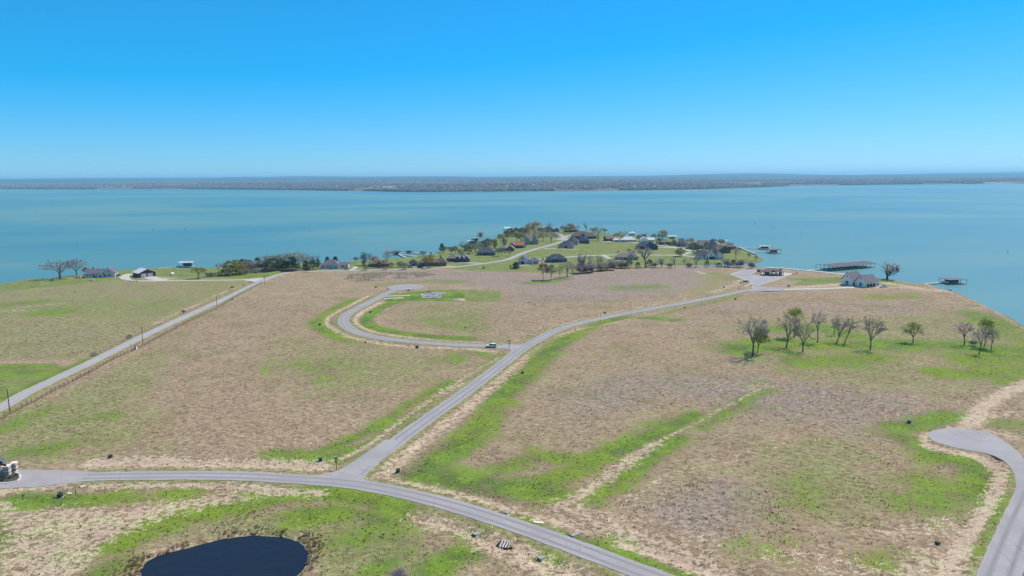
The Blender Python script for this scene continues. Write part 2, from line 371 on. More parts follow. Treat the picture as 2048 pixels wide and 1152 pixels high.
c_bare = cover([
 ([(190,925),(300,922),(400,926),(500,928),(640,930)], 3.68, .85), ([(250,938),(400,938),(520,942)], 1.60, .5), ([(190,970),(330,968),(460,970),(560,980),(640,985)], 2.08, .8), ([(520,975),(640,975)], 1.60, .5),
 ([(0,985),(60,972),(130,968)], 2.40, .9), ([(690,913),(740,885),(800,842)], 1.20, .95), ([(800,842),(880,785),(960,735),(1000,715)], 1.28, .7), ([(860,800),(930,765)], 1.76, .6),
 ([(740,955),(790,915),(860,870),(930,815),(1000,755),(1045,712)], 3.36, .72), ([(765,960),(820,905),(890,850)], 2.40, .6), ([(1045,712),(1090,680),(1140,663),(1200,650),(1330,622)], 2.08, .6), ([(1050,690),(1110,655),(1180,634),(1300,612),(1440,590)], 2.40, .65), ([(1000,676),(1080,655),(1150,630)], 1.60, .3),
 ([(790,965),(880,985),(960,1005),(1020,1025)], 2.88, .85), ([(880,990),(1000,1020)], 0.96, 1), ([(1050,1040),(1130,1045),(1230,1060),(1320,1090),(1420,1135),(1500,1170)], 3.20, .72), ([(1120,1015),(1170,1030),(1230,1045)], 4.00, .55), ([(1250,1090),(1330,1110),(1420,1152)], 2.40, .9), ([(1200,1060),(1280,1075)], 2.00, .6),
 ([(1115,1020),(1170,985),(1230,945),(1310,890),(1400,840),(1460,808),(1525,775)], 0.80, .62), ([(1120,1015),(1180,977),(1250,930),(1310,888)], 2.6 * 0.80, .75),
 ([(860,1045),(950,1070),(1060,1110),(1160,1150)], 2.80, .72), ([(960,1090),(1060,1130),(1120,1160)], 2.40, .7), ([(820,1030),(900,1060)], 2.40, .6),
 ([(990,701),(920,696),(850,694),(800,690),(740,682),(690,669),(660,652),(654,640),(668,626),(700,610),(735,592)], 1.28, .95), ([(1000,685),(920,682),(850,677),(780,668),(735,658),(712,645),(714,632),(730,620),(760,605)], 1.28, .95),
 ([(1858,892),(1900,903),(1945,912),(1990,930),(2002,950),(1992,985),(1968,1030),(1930,1080),(1900,1152)], 2.24, .95), ([(1860,868),(1850,880),(1866,896)], 1.76, .8), ([(1900,856),(1960,860),(2048,880)], 1.76, .75), ([(1935,855),(1965,820),(2000,795),(2060,765)], 2.88, 1), ([(1990,832),(2030,828)], 2.40, .6), ([(1900,1040),(1840,1060),(1760,1065)], 3.20, .5), ([(1820,1152),(1870,1110)], 4.00, .6), ([(1560,1110),(1660,1120),(1760,1150)], 4.80, .45), ([(1300,1090),(1420,1080)], 4.00, .35),
 ([(1592,574.5),(1650,571),(1694,568)], 4.00, .95), ([(1770,566),(1800,570),(1840,577),(1880,580)], 5.60, .85), ([(1700,575),(1780,575),(1830,577)], 3.20, .7), ([(1882,581),(1921,590),(1960,607),(2020,640),(2048,656)], 1.28, .5), ([(1570,566),(1600,562)], 3.20, .6), ([(1480,560),(1460,572),(1420,585)], 3.20, .6), ([(1395,543),(1408,548)], 3.20, .8),
 ([(310,562),(300,555),(340,557)], 5.60, .7), ([(1045,530),(1068,527),(1085,529)], 4.80, .95), ([(880,530),(905,534)], 5.60, .8), ([(0,622),(60,622)], 4.00, .5), ([(40,615),(130,607)], 3.20, .45), ([(0,725),(140,724)], 1.76, .5), ([(305,648),(400,605),(470,575)], 0.96, .7), ([(330,645),(390,622)], 1.28, .6), ([(30,832),(110,790),(200,742),(290,696)], 1.28, .5),
 ([(780,612),(758,628),(752,642),(768,656)], 0.40, .6), ([(786,612),(764,628),(758,642),(774,655)], 0.40, .6), ([(300,900),(600,890),(660,870)], 0.40, .45), ([(300,893),(590,884),(655,864)], 0.40, .4), ([(520,905),(640,850),(800,760)], 0.48, .3), ([(620,720),(660,790),(640,850)], 0.48, .35), ([(1240,1000),(1360,940),(1500,900),(1700,860)], 0.48, .4), ([(1250,1004),(1370,944),(1510,904),(1700,866)], 0.48, .4), ([(934,570),(931,604),(928,640)], 0.56, .45), ([(1140,1025),(1160,1010)], 2.40, .6), ([(1500,780),(1530,772)], 3.20, .5),
 ], [([(0,1010),(60,1020),(140,1010),(230,1015),(330,1000),(450,988),(560,992),(420,1015),(300,1045),(230,1080),(180,1120),(140,1160),(0,1160)], 4.00, .70),
     ([(30,1090),(120,1075),(200,1070),(160,1110),(90,1150),(20,1150)], 4.00, .68), ([(0,1000),(30,1005),(25,1030),(0,1035)], 2.40, .9), ([(260,930),(600,925),(640,935),(400,942)], 2.40, .5)])
c_mauve = cover([], [
 ([(650,548),(900,541),(1000,542),(1080,548),(1180,545),(1290,536),(1440,536),(1450,560),(1350,590),(1150,608),(1010,606),(1003,580),(850,566)], 26, .75),
 ([(1080,790),(1250,735),(1480,745),(1600,760),(1850,790),(1870,830),(1720,880),(1620,850),(1500,840),(1350,800),(1150,860)], 26, .8),
 ([(1270,1010),(1400,950),(1560,965),(1540,1040),(1420,1085),(1320,1060)], 19, .85), ([(0,640),(300,655),(250,690),(150,722),(0,722)], 26, .55), ([(1400,860),(1560,850),(1500,900),(1380,910)], 22, .55),
 ([(400,640),(600,560),(660,600),(520,690),(380,720)], 55, .4), ([(1350,600),(1900,600),(1900,640),(1560,630),(1400,650)], 33, .5), ([(900,610),(1150,600),(1000,670),(950,668)], 26, .45)])
c_lawn = cover([], [
 ([(595,541.5),(760,538.4),(860,536),(950,541),(1090,546),(1150,548),(1190,536),(1290,530.5),(1500,527.5),(1560,518),(1480,488),(1300,470),(1000,450),(860,495),(640,512)], 6, 1.0),
 ([(-200,600),(0,575),(130,555),(240,530),(430,545),(540,556),(440,598),(330,635),(200,640),(-200,640)], 14, .48), ([(930,580),(1003,581.5),(999,604.5),(930,603)], 1.0, 1.0),
 ([(-200,560),(60,545),(240,530),(430,528),(640,518),(640,541),(560,545),(530,556),(430,556),(240,560),(-200,600)], 5, .95), ([(-60,735),(165,729),(60,785),(-60,815)], 4, .8), ([(1570,556),(1720,553),(1860,571),(1800,575),(1700,566),(1590,574)], 6, .6)])
c_olive = cover([], [([(-200,600),(300,600),(420,600),(240,690),(150,722),(-200,722)], 12, .62), ([(1100,700),(1500,640),(2048,640),(2048,850),(1830,850),(1900,1010),(1820,1110),(1300,1060),(1140,1000),(1000,940),(1010,800)], 20, .32),
 ([(-100,840),(100,790),(300,700),(380,660),(300,800),(330,900),(100,925),(-100,930)], 22, 0.78), ([(560,660),(720,690),(960,700),(820,790),(640,800),(540,740)], 32, 0.72), ([(380,560),(560,562),(440,640),(330,690)], 24, 0.39),
 ([(1420,640),(1900,620),(2048,700),(2048,800),(1700,790),(1480,740)], 22, 0.59), ([(1480,880),(1750,870),(1800,960),(1880,1010),(1700,1070),(1500,1000)], 22, 0.78), ([(230,1090),(420,1030),(620,1010),(840,1060),(900,1152),(640,1152),(600,1080),(450,1075)], 9, 0.91),
 ([(820,600),(1000,610),(1000,665),(900,672),(780,650)], 22, 0.65), ([(1380,543),(1460,543),(1470,585),(1380,600)], 16, 0.59), ([(0,960),(180,975),(180,1000),(0,1005)], 8, 0.78)])
damp = np.exp(-(np.maximum(shore_s, 0) / 1.6) ** 2)
c_bare = np.maximum(c_bare, 0.36 * np.exp(-((pond_s - .8) / 1.8) ** 2))
verge = (road_d < 5) * (PY < 520)
c_bare = np.where(verge, c_bare * (0.30 + 0.70 * sst(road_d, 0.8, 3.0)), c_bare)
c_bare = np.maximum(c_bare, 0.30 * np.exp(-((road_d - 0.1) / 0.45) ** 2) * (road_d < 2))
c_olive = np.maximum(c_olive, verge * 0.75 * (1 - sst(road_d, 1.5, 4.0)))
CG, CB, CM, CL, CO, CD = [a.reshape(SHP) for a in (c_green, c_bare, c_mauve, c_lawn, c_olive, damp)]

# ---------------------------------------------------------------- ground material, shared with the grass tufts
def ground_material(name, tuft):
    t = NT(name); P = t.pos()
    g, b, mv = t.sep(t.attr('cover_a'))[:3]; lw, ol, dm = t.sep(t.attr('cover_b'))[:3]
    big = t.noise(P, 0.016, 3); mid = t.noise(P, 0.10, 4, 0.6); sm = t.noise(t.mapping(P, (1, 1.25, 1), (0, 0, 0.4)), 0.55, 4, 0.65, 0.6); fine = t.noise(P, 2.2, 3, 0.7)
    grit = t.math('ADD', t.math('MULTIPLY', sm, 0.6), t.math('MULTIPLY', fine, 0.4))
    col = t.mix(t.remap(mid, 0.35, 0.65), lin(142,119,94), lin(164,140,112))
    col = t.mix(t.remap(big, 0.40, 0.62, 0, .6), col, lin(154,125,102))
    col = t.mix(t.remap(sm, 0.42, 0.68, 0, .75), col, lin(178,158,128))
    col = t.mix(t.remap(sm, 0.46, 0.30, 0, .7), col, lin(118,100,78))
    mm = t.remap(t.math('ADD', mv, t.math('MULTIPLY', t.math('SUBTRACT', mid, 0.5), 0.9)), 0.20, 0.80, 0, 0.80)
    mvc = t.mix(t.remap(sm, 0.36, 0.64), lin(132,112,104), lin(164,144,132))
    col = t.mix(mm, col, mvc)
    oo = t.remap(t.math('ADD', ol, t.math('MULTIPLY', t.math('SUBTRACT', t.math('ADD', mid, t.math('MULTIPLY', sm, .6)), 0.8), 1.4)), 0.2, 0.8, 0, 0.75)
    col = t.mix(oo, col, t.mix(t.remap(sm, 0.35, 0.65), lin(116,118,66), lin(150,148,98)))
    # faint green flush everywhere
    col = t.mix(t.remap(t.noise(P, 0.045, 4, 0.65), 0.48, 0.68, 0, 0.42), col, lin(124,119,74))
    lc = t.mix(t.remap(mid, 0.35, 0.65), lin(94,112,46), lin(122,133,68)); lc = t.mix(t.remap(big, .38, .62, 0, .45), lc, lin(126,126,76)); lc = t.mix(t.remap(sm, .4, .65, 0, .4), lc, lin(150,144,98))
    col = t.mix(t.remap(t.math('ADD', lw, t.math('MULTIPLY', t.math('SUBTRACT', mid, 0.5), 0.5)), 0.25, 0.7, 0, .92), col, lc)
    gg = t.remap(t.math('ADD', t.math('MULTIPLY', g, 1.1), t.math('MULTIPLY', t.math('SUBTRACT', t.math('ADD', t.math('MULTIPLY', mid, .5), t.math('MULTIPLY', grit, .9)), 0.70), 4.2)), 0.16, 0.90, 0, 0.92)
    gc = t.mix(t.remap(mid, 0.35, 0.65), lin(74,106,34), lin(114,140,42)); gc = t.mix(t.remap(sm, 0.44, 0.74, 0, .5), gc, lin(132,142,74))
    gc = t.mix(t.remap(big, 0.45, 0.6, 0, .5), gc, lin(126,140,40))
    gg = t.math('MULTIPLY', gg, t.remap(g, 0.02, 0.2))
    col = t.mix(gg, col, gc)
    bb = t.remap(t.math('ADD', t.math('MULTIPLY', b, 0.92), t.math('MULTIPLY', t.math('SUBTRACT', grit, 0.5), 4.2)), 0.44, 0.70, 0, 0.94)
    bb = t.math('MULTIPLY', bb, t.remap(b, 0.02, 0.2))
    bc = t.mix(t.remap(mid, 0.35, 0.65), lin(184,154,130), lin(195,171,144)); bc = t.mix(t.remap(fine, 0.40, 0.7, 0, .5), bc, lin(210,192,166)); bc = t.mix(t.remap(sm, 0.45, 0.3, 0, .6), bc, lin(160,124,96))
    if tuft: bb = t.math('MULTIPLY', bb, 0.35)
    col = t.mix(bb, col, bc)
    col = t.mix(t.math('MULTIPLY', dm, 0.65), col, lin(104,90,68))
    k = t.remap(fine, 0.25, 0.75, 0.84, 1.14, False)
    k = t.math('MULTIPLY', k, t.remap(sm, 0.28, 0.72, 0.88, 1.10, False))
    if tuft:
        k = t.math('MULTIPLY', k, t.remap(t.sep(t.attr('shade'))[0], 0, 1, 0.75, 1.3, False))
    st = t.noise(t.mapping(P, (0.55, 1.7, 1), (0, 0, 0.5)), 1.3, 3, 0.65, 0.8)
    k = t.math('MULTIPLY', k, t.math('ADD', t.remap(st, 0.52, 0.72, 0.94, 1.22), t.remap(st, 0.30, 0.46, -0.20, 0.0)))
    cc = t.node('ShaderNodeCombineColor'); [t.put(cc.inputs[i], k) for i in range(3)]
    col = t.mix(1.0, col, cc.outputs[0], 'MULTIPLY')
    if not tuft: t.bump(t.math('ADD', fine, t.math('MULTIPLY', sm, 2.0)), 0.45, 0.3)
    else: t.thin(col, 0.6)
    return t.done(col, 0.95, 0.1)
M_GROUND = ground_material('dry_grass_ground', False)
M_TUFT = ground_material('grass_tufts', True)

nx, ny = len(GX), len(GY); ii = np.arange(ny - 1)[:, None] * nx + np.arange(nx - 1)[None, :]
gf = np.stack([ii, ii + 1, ii + nx + 1, ii + nx], -1).reshape(-1, 4)
gme = big_mesh('ground', np.stack([PX, PY, HG], 1), gf)
vcol(gme, 'cover_a', np.stack([c_green, c_bare, c_mauve], 1)); vcol(gme, 'cover_b', np.stack([c_lawn, c_olive, damp], 1))
for_smooth = np.ones(len(gf), bool); gme.polygons.foreach_set('use_smooth', for_smooth)
tag(link('ground', gme, M_GROUND), kind='structure')

# ---------------------------------------------------------------- water
def water_material(name, deep, shallow, rough, bump):
    t = NT(name); P = t.pos()
    a = t.noise(t.mapping(P, (1, 1.7, 1), (0, 0, 0.12)), 0.0011, 3, 0.5, 0.6); b2 = t.noise(t.mapping(P, (1, 2.0, 1), (0, 0, -0.1)), 0.006, 3, 0.5)
    col = t.mix(t.remap(a, 0.34, 0.68), deep, shallow); col = t.mix(t.remap(b2, 0.4, 0.65, 0, 0.12), col, deep)
    w1 = t.noise(t.mapping(P, (1, 1.8, 1), (0, 0, 0.5)), 0.25, 4, 0.6); w2 = t.noise(P, 1.4, 3, 0.6)
    t.bump(t.math('ADD', w1, t.math('MULTIPLY', w2, 0.4)), bump, 0.6)
    t.b.inputs['IOR'].default_value = 1.33
    return t.done(col, t.remap(b2, 0.35, 0.7, rough * 0.94, rough * 1.06), 0.5)
M_LAKE = water_material('lake_water', lin(74,124,130), lin(108,140,126), 0.38, 0.08)
M_POND = water_material('pond_water', lin(30,30,40), lin(48,46,54), 0.16, 0.25)
MB().add([(-30000,200,WATER_Z),(30000,200,WATER_Z),(30000,16000,WATER_Z),(-30000,16000,WATER_Z)], [(0,1,2,3)]).build('lake_water', M_LAKE)
tag(bpy.data.objects['lake_water'], kind='structure')
c = np.mean(np.array(pond_w), 0)
pv = [(c[0] + (x - c[0]) * 1.06, c[1] + (y - c[1]) * 1.06, -0.80) for x, y in pond_w]
tag(MB().add(pv, [tuple(range(len(pv)))[::-1]]).build('pond_water', M_POND), kind='structure')

# ---------------------------------------------------------------- roads, drives, parking
def asphalt_material(name, base, light, dark):
    t = NT(name); P = t.pos(); a = t.noise(P, 0.08, 4, 0.6); b2 = t.noise(P, 0.7, 4, 0.65); g = t.noise(P, 9, 2)
    u = t.sep(t.attr('lane'))[0]
    col = t.mix(t.remap(a, .35, .65, 0, .7), base, light)
    lane = t.remap(t.math('ABSOLUTE', t.math('SUBTRACT', t.math('ABSOLUTE', u), 0.45)), 0.0, 0.26, 0.95, 0.0)
    col = t.mix(t.math('MULTIPLY', lane, t.remap(a, .25, .6, .25, .8)), col, dark)
    col = t.mix(t.remap(t.math('ABSOLUTE', u), 0.86, 0.98, 0, .6), col, light)
    col = t.mix(t.remap(b2, .60, .72, 0, .45), col, dark); col = t.mix(t.remap(g, .3, .7, 0, .3), col, light)
    v = t.node('ShaderNodeTexVoronoi'); v.feature = 'DISTANCE_TO_EDGE'; t.put(v.inputs['Vector'], P); v.inputs['Scale'].default_value = 0.09
    col = t.mix(t.math('MULTIPLY', t.remap(v.outputs['Distance'], 0.0, 0.012, .55, 0), t.remap(a, .45, .6)), col, dark)
    return t.done(col, 0.9, 0.25)
M_ASPH = asphalt_material('worn_asphalt', lin(146,139,138), lin(166,158,156), lin(112,107,108))
M_ASPH2 = asphalt_material('pale_chipseal', lin(160,151,148), lin(176,167,162), lin(140,132,130))
M_CONC = plain('pale_concrete', (188, 178, 168), 0.9, 0.14, 0.25, obj=False)
M_CONC2 = plain('grey_concrete', (160, 150, 148), 0.9, 0.12, 0.25, obj=False)
M_KERB = plain('kerb_concrete', (205, 198, 188), 0.9, 0.15, 0.5, obj=False)

def ribbon(name, line, w, z, m, ragged=0.0, cols=6):
    vs_ = []; fs = []; us = []; n = len(line)
    for i, (x, y) in enumerate(line):
        a = np.array(line[max(i - 1, 0)]); b2 = np.array(line[min(i + 1, n - 1)]); d = b2 - a; d = d / (np.linalg.norm(d) + 1e-9); nn = np.array((-d[1], d[0]))
        for k in range(cols + 1):
            u = -1 + 2 * k / cols; ww = w / 2 * u
            if k in (0, cols): ww += ragged * (random.random() - .5) * u
            q = np.array((x, y)) + nn * ww; vs_.append((q[0], q[1], z)); us.append((u, 0, 0))
    for i in range(n - 1):
        for k in range(cols):
            a = i * (cols + 1) + k; fs.append((a, a + 1, a + cols + 2, a + cols + 1))
    # skirts down into the ground
    for k, s in ((0, 1), (cols, -1)):
        o = len(vs_)
        for i in range(n):
            v = vs_[i * (cols + 1) + k]; vs_.append((v[0], v[1], z - 0.6)); us.append((1, 0, 0))
        for i in range(n - 1):
            a = i * (cols + 1) + k; b2 = (i + 1) * (cols + 1) + k; q = (a, b2, o + i + 1, o + i); fs.append(q if s == 1 else q[::-1])
    me = MB().add(vs_, fs).mesh(name)
    vcol(me, 'lane', np.array(us, float)); return tag(link(name, me, m), kind='structure')

def densify(line, step):
    out = []
    for i in range(len(line) - 1):
        a = np.array(line[i]); b2 = np.array(line[i + 1]); n = max(1, int(np.linalg.norm(b2 - a) / step))
        out += [tuple(a + (b2 - a) * k / n) for k in range(n)]
    return out + [tuple(line[-1])]
ZR = {'asphalt_road_near': .090, 'asphalt_road_middle': .080, 'asphalt_road_loop': .070, 'county_road': .080, 'lane_along_shore': .072, 'asphalt_road_corner': .080}
for k, (p, w) in road_s.items():
    ribbon('asphalt_road' if k.startswith('asphalt') else k, densify(p, 1.6), w, ZR[k], M_ASPH2 if k in ('county_road', 'lane_along_shore') else M_ASPH, 0.3)
DN = {'concrete_entry_road': M_CONC2}
for q, (k, (p, w)) in enumerate(drive_s.items()):
    if k == 'concrete_entry_road': continue
    nm = 'driveway' if k.startswith('driveway') else k
    ribbon(nm, densify(p, 4.0), w, 0.050 + 0.0008 * q, DN.get(k, M_CONC), 0.12)
def sheet(name, pts, z, m):
    vs_ = [(x, y, z) for x, y in pts] + [(x, y, z - .6) for x, y in pts]; n = len(pts)
    fs = [tuple(range(n))] + [(i, n + i, n + (i + 1) % n, (i + 1) % n) for i in range(n)]
    me = MB().add(vs_, fs).mesh(name); bm = bmesh.new(); bm.from_mesh(me); bmesh.ops.recalc_face_normals(bm, faces=bm.faces); bmesh.ops.triangulate(bm, faces=bm.faces); bm.to_mesh(me); bm.free()
    vcol(me, 'lane', np.zeros((len(me.vertices), 3))); return tag(link(name, me, m), kind='structure')
for (cc_, r), z in zip(culs, (.076, .066)):
    pts = [(cc_.x + r * (1 + .02 * math.sin(3 * k)) * math.cos(2 * math.pi * k / 40), cc_.y + r * math.sin(2 * math.pi * k / 40)) for k in range(40)]
    sheet('turning_circle', pts, z, M_ASPH2 if z < .07 else M_ASPH)
sheet('concrete_entry_road', W([(-700,960),(-160,945),(0,940),(32,939.8),(66,939.6),(130,941.5),(191,944),(164,964.3),(110,970),(74,974.4),(0,977),(-160,985),(-700,1010)]), .062, M_CONC2)
sheet('turning_circle', BULB, .086, M_ASPH)
sheet('parking_lot', pk, .066, M_ASPH)
# flared corners of the junctions
sheet('road_corner', W([(640,962),(636,950.5),(660,946.5),(678,941),(698,929),(721,913.5),(745,897),(770,880),(806,880),(765,914),(729,941),(723,951),(736,965),(780,982),(700,974)]), .085, M_ASPH)
sheet('road_corner', W([(985,696.5),(1010,697),(1022,701),(1015,712),(1040,708),(1064,684),(1040,689.5),(1010,689)]), .075, M_ASPH)
sheet('road_corner', W([(1490,583),(1505,577),(1508,567),(1518,572),(1540,575),(1567,575.5),(1567,581.5),(1530,582)]), .074, M_ASPH)
sheet('drive_apron', W([(510,564),(528,556),(520,555.6),(500,558),(480,559),(490,561)]), .047, M_CONC)
# painted bays in the parking lot
M_PAINT = plain('white_road_paint', (206, 204, 200), 0.7, 0.2, 0.8, obj=False)
for k in range(7):
    a = at(1506 + k * 7.0, 552.2 + k * .10); b2 = at(1512 + k * 6.6, 557.6 - k * .25)
    tag(MB().beam((a.x, a.y, .070), (b2.x, b2.y, .070), .35, .004).build('bay_line', M_PAINT), kind='structure')
def kerb(pts, name='kerb', w=.45, h=.2, m=None, base=-.1):
    p = W(pts); b_ = MB()
    for i in range(len(p) - 1):
        b_.beam((*p[i], base), (*p[i + 1], base), w, h - base)
    return tag(b_.build(name, m or M_KERB), kind='structure')
kerb([(1489,573.5),(1505,566.2),(1461,549),(1490,540.2)], w=.8); kerb([(1516,571.4),(1572,553.6)], w=.6); kerb([(1516,543),(1499,548),(1520,550.2)], w=.6)
# sawn patches and paint on the near road
M_PATCH = plain('patched_asphalt', (150, 147, 152), 0.9, 0.2, 0.7, obj=False)
for a, b2, w in [((1000,1044),(1009,1036),.5),((1158,1100),(1168,1091),.5),((984,1046),(1000,1040),.35),((1128,1076),(1134,1084),.3),((1148,1098),(1190,1112),.25)]:
    p, q = at(*a), at(*b2); tag(MB().beam((p.x, p.y, .094), (q.x, q.y, .094), w, .005).build('road_patch', M_PATCH), kind='structure')
# ---------------------------------------------------------------- grass tufts (nobody could count them)
def tufts(name, n, ylo, yhi, power, hmin, hmax, wide, blades=4, keep=None, dry=False):
    u = RNG.random(n); y = (ylo ** power + u * (yhi ** power - ylo ** power)) ** (1 / power)
    x = (RNG.random(n) * 2 - 1) * (0.74 * y + 25)
    fl = bil(flat_d.reshape(SHP), x, y); sh = bil(shore_s.reshape(SHP), x, y); po = bil(pond_s.reshape(SHP), x, y)
    b = bil(CB, x, y); lw = bil(CL, x, y); g = bil(CG, x, y); mv = bil(CM, x, y); ol = bil(CO, x, y)
    cl = vnoise(x / 5, y / 5, 21) + vnoise(x / 1.7, y / 1.7, 22) * .8
    k = (fl > 0.5) & (sh > 1.0) & (po > 0.3) & (RNG.random(n) > b * 0.95) & (RNG.random(n) > lw * .8) & (cl > -0.30)
    if keep is not None: k &= keep(x, y, po, sh)
    x, y, g, b, mv, lw, ol, po, cl = [a[k] for a in (x, y, g, b, mv, lw, ol, po, cl)]; n = len(x)
    if dry: g = g * 0; ol = ol * 0 + .1; lw = lw * 0; mv = mv * 0
    h = (hmin + (hmax - hmin) * RNG.random(n) ** 1.6) * (1 + .15 * mv - .6 * lw) * (1 + .9 * np.exp(-(po / 5) ** 2)) * (1 + cl * .6)
    w = h * wide * (0.7 + .6 * RNG.random(n)); z = bil(HGRID, x, y)
    V = np.zeros((n, blades, 3, 3)); ph0 = RNG.random(n) * 6.28
    for q in range(blades):
        ph = ph0 + q * 6.283 / blades + RNG.random(n) * .8; cx, sx = np.cos(ph), np.sin(ph); ln = .35 + .5 * RNG.random(n)
        V[:, q, 0] = np.stack([x - sx * w * .5, y + cx * w * .5, z - .04], 1); V[:, q, 1] = np.stack([x + sx * w * .5, y - cx * w * .5, z - .04], 1)
        V[:, q, 2] = np.stack([x + cx * h * ln, y + sx * h * ln, z + h * (.6 + .4 * RNG.random(n))], 1)
    V = V.reshape(-1, 3); F = np.arange(len(V)).reshape(-1, 3); me = big_mesh(name, V, F); rep = blades * 3
    vcol(me, 'cover_a', np.repeat(np.stack([g, b, mv], 1), rep, 0)); vcol(me, 'cover_b', np.repeat(np.stack([lw, ol, lw * 0], 1), rep, 0))
    s = RNG.random(n); vcol(me, 'shade', np.repeat(np.stack([s, s, s], 1), rep, 0))
    return link(name, me, M_TUFT)
tag(tufts('grass', 170000, 105, 480, 1.15, .08, .28, 1.1), 'rough tufts of dry and green grass over the open fields', 'grass', kind='stuff')
tag(tufts('reeds', 60000, 105, 175, 1.0, .18, .40, .5, 5, lambda x, y, po, sh: (po < 2.6 + 2 * vnoise(x / 4, y / 4, 31)), True), 'pale dry reeds fringing the dark pond', 'reeds', kind='stuff')

# ---------------------------------------------------------------- trees
def foliage_material(name, a, b, var=.35):
    t = NT(name); c = t.sep(t.attr('shade')); oi = t.node('ShaderNodeObjectInfo')
    col = t.mix(c[0], lin(*a), lin(*b)); k = t.math('MULTIPLY', t.remap(c[1], 0, 1, 1 - var, 1 + var, False), t.remap(oi.outputs['Random'], 0, 1, .85, 1.18, False))
    g = t.node('ShaderNodeCombineColor'); [t.put(g.inputs[i], k) for i in range(3)]
    cc = t.mix(1.0, col, g.outputs[0], 'MULTIPLY'); m = t.done(cc, 0.9, 0.15); t.thin(cc, .4)
    return m
M_BARK = plain('grey_bark', (112, 100, 92), .95, .35, 2.0)
M_BARKD = plain('dark_bark', (66, 58, 52), .95, .35, 2.0)
CROWN = {'bare': foliage_material('bare_twigs', (146,131,131), (174,160,158)), 'greybud': foliage_material('grey_budding_twigs', (140,136,114), (168,162,138)),
 'olive': foliage_material('olive_buds', (118,124,56), (160,158,84)), 'gold': foliage_material('golden_buds', (142,124,70), (176,158,98)), 'rust': foliage_material('rusty_leaves', (138,106,84), (164,130,106)),
 'ever': foliage_material('evergreen_leaves', (62,80,54), (92,108,72), .4), 'dark': foliage_material('dark_evergreen_leaves', (50,64,50), (76,92,66), .4), 'green': foliage_material('spring_leaves', (96,126,40), (146,162,60)), 'grey': foliage_material('grey_green_leaves', (112,118,88), (146,146,116)),
 'brown': foliage_material('brown_buds', (136,120,98), (164,146,120))}

def rv(rnd, s=1.0): return Vector((rnd.uniform(-1, 1), rnd.uniform(-1, 1), rnd.uniform(-1, 1))) * s
def grow(seed, H=10.0, trunk=.3, limbs=5, spread=1.0, up=.35, leaf=0, leaf_size=.28, twigs=10, rad=.22, multi=1, bend=.25, twig_len=.9, fat=1.0):
    rnd = random.Random(seed); T = MB(); Cv, Cf, Cs = [], [], []
    def sliver(p, d, L, w, s):
        a = d.orthogonal().normalized(); a.rotate(__import__('mathutils').Quaternion(d, rnd.uniform(0, 6.28))); i = len(Cv)
        m_ = p + d * L * .5 + rv(rnd, L * .10)
        Cv.extend([p - a * w, p + a * w, m_ + a * w * .7, m_ - a * w * .7, p + d * L + rv(rnd, L * .15)]); Cf.extend([(i, i + 1, i + 2), (i, i + 2, i + 3), (i + 3, i + 2, i + 4)]); Cs.extend([s] * 5)
    def leaves(p, n, R_):
        for _ in range(n):
            c_ = p + rv(rnd, R_); a = rv(rnd, leaf_size); b_ = rv(rnd, leaf_size); i = len(Cv); s = (rnd.random(), rnd.random())
            Cv.extend([c_ - a, c_ + b_, c_ + a * .8 - b_ * .3]); Cf.append((i, i + 1, i + 2)); Cs.extend([s] * 3)
    def branch(p, d, L, r, lev):
        n = 3 if lev < 2 else 2; pts = [p]; dd = d.copy()
        for k in range(n):
            dd = (dd + rv(rnd, bend) + Vector((0, 0, up * .25 if lev else 0))).normalized(); pts.append(pts[-1] + dd * (L / n))
        for k in range(n):
            r0 = r * (1 - .45 * k / n); r1 = r * (1 - .45 * (k + 1) / n)
            if lev <= 2: T.tube(pts[k], pts[k + 1], r0, r1, 7 if lev == 0 else 5 if lev == 1 else 4, cap=(k == n - 1))
            else: sliver(pts[k], (pts[k + 1] - pts[k]).normalized(), (pts[k + 1] - pts[k]).length * 1.1, r0 * .9, (rnd.random() * .4, rnd.random()))
        if lev >= 3:
            for _ in range(twigs):
                q = pts[0].lerp(pts[-1], rnd.uniform(.2, 1.0)); sliver(q, (dd + rv(rnd, .95)).normalized(), rnd.uniform(.5, 1.25) * twig_len, rnd.uniform(.020, .036) * fat, (rnd.random(), rnd.random()))
            if leaf: leaves(pts[-1], leaf, .85)
            return
        nc = (limbs, 4, 3)[lev]
        for k in range(nc):
            t_ = (k + .6) / nc if lev else 1.0 - .45 * (k % 3) / 3 * (k > 1)
            fi = min(n - 1, int(t_ * n)); q = pts[fi].lerp(pts[fi + 1], min(1, t_ * n - fi)); az = 2 * math.pi * (k + rnd.random() * .7) / nc
            side = Vector((math.cos(az), math.sin(az), 0)) * spread * (.2 if (lev == 0 and k == 0) else 1); nd = (dd * (.55 if lev else .3) + side * (.8 if lev == 0 else .6) + Vector((0, 0, up * (1.7 if lev == 0 else .8))) + rv(rnd, .25)).normalized()
            branch(q, nd, L * ((.62, .55) [lev > 0] if lev else (1 - trunk) / trunk * .62) * rnd.uniform(.8, 1.15), r * (.58 if lev == 0 else .55), lev + 1)
    for m_ in range(multi):
        az = 6.28 * m_ / multi + rnd.random(); tilt = 0 if multi == 1 else .45
        branch(Vector((math.cos(az) * .15 * (multi > 1), math.sin(az) * .15 * (multi > 1), -.3)), Vector((math.cos(az) * tilt, math.sin(az) * tilt, 1)).normalized(), H * trunk, rad / (1 if multi == 1 else 1.6), 0)
    return finish(T, Cv, Cf, Cs, H)
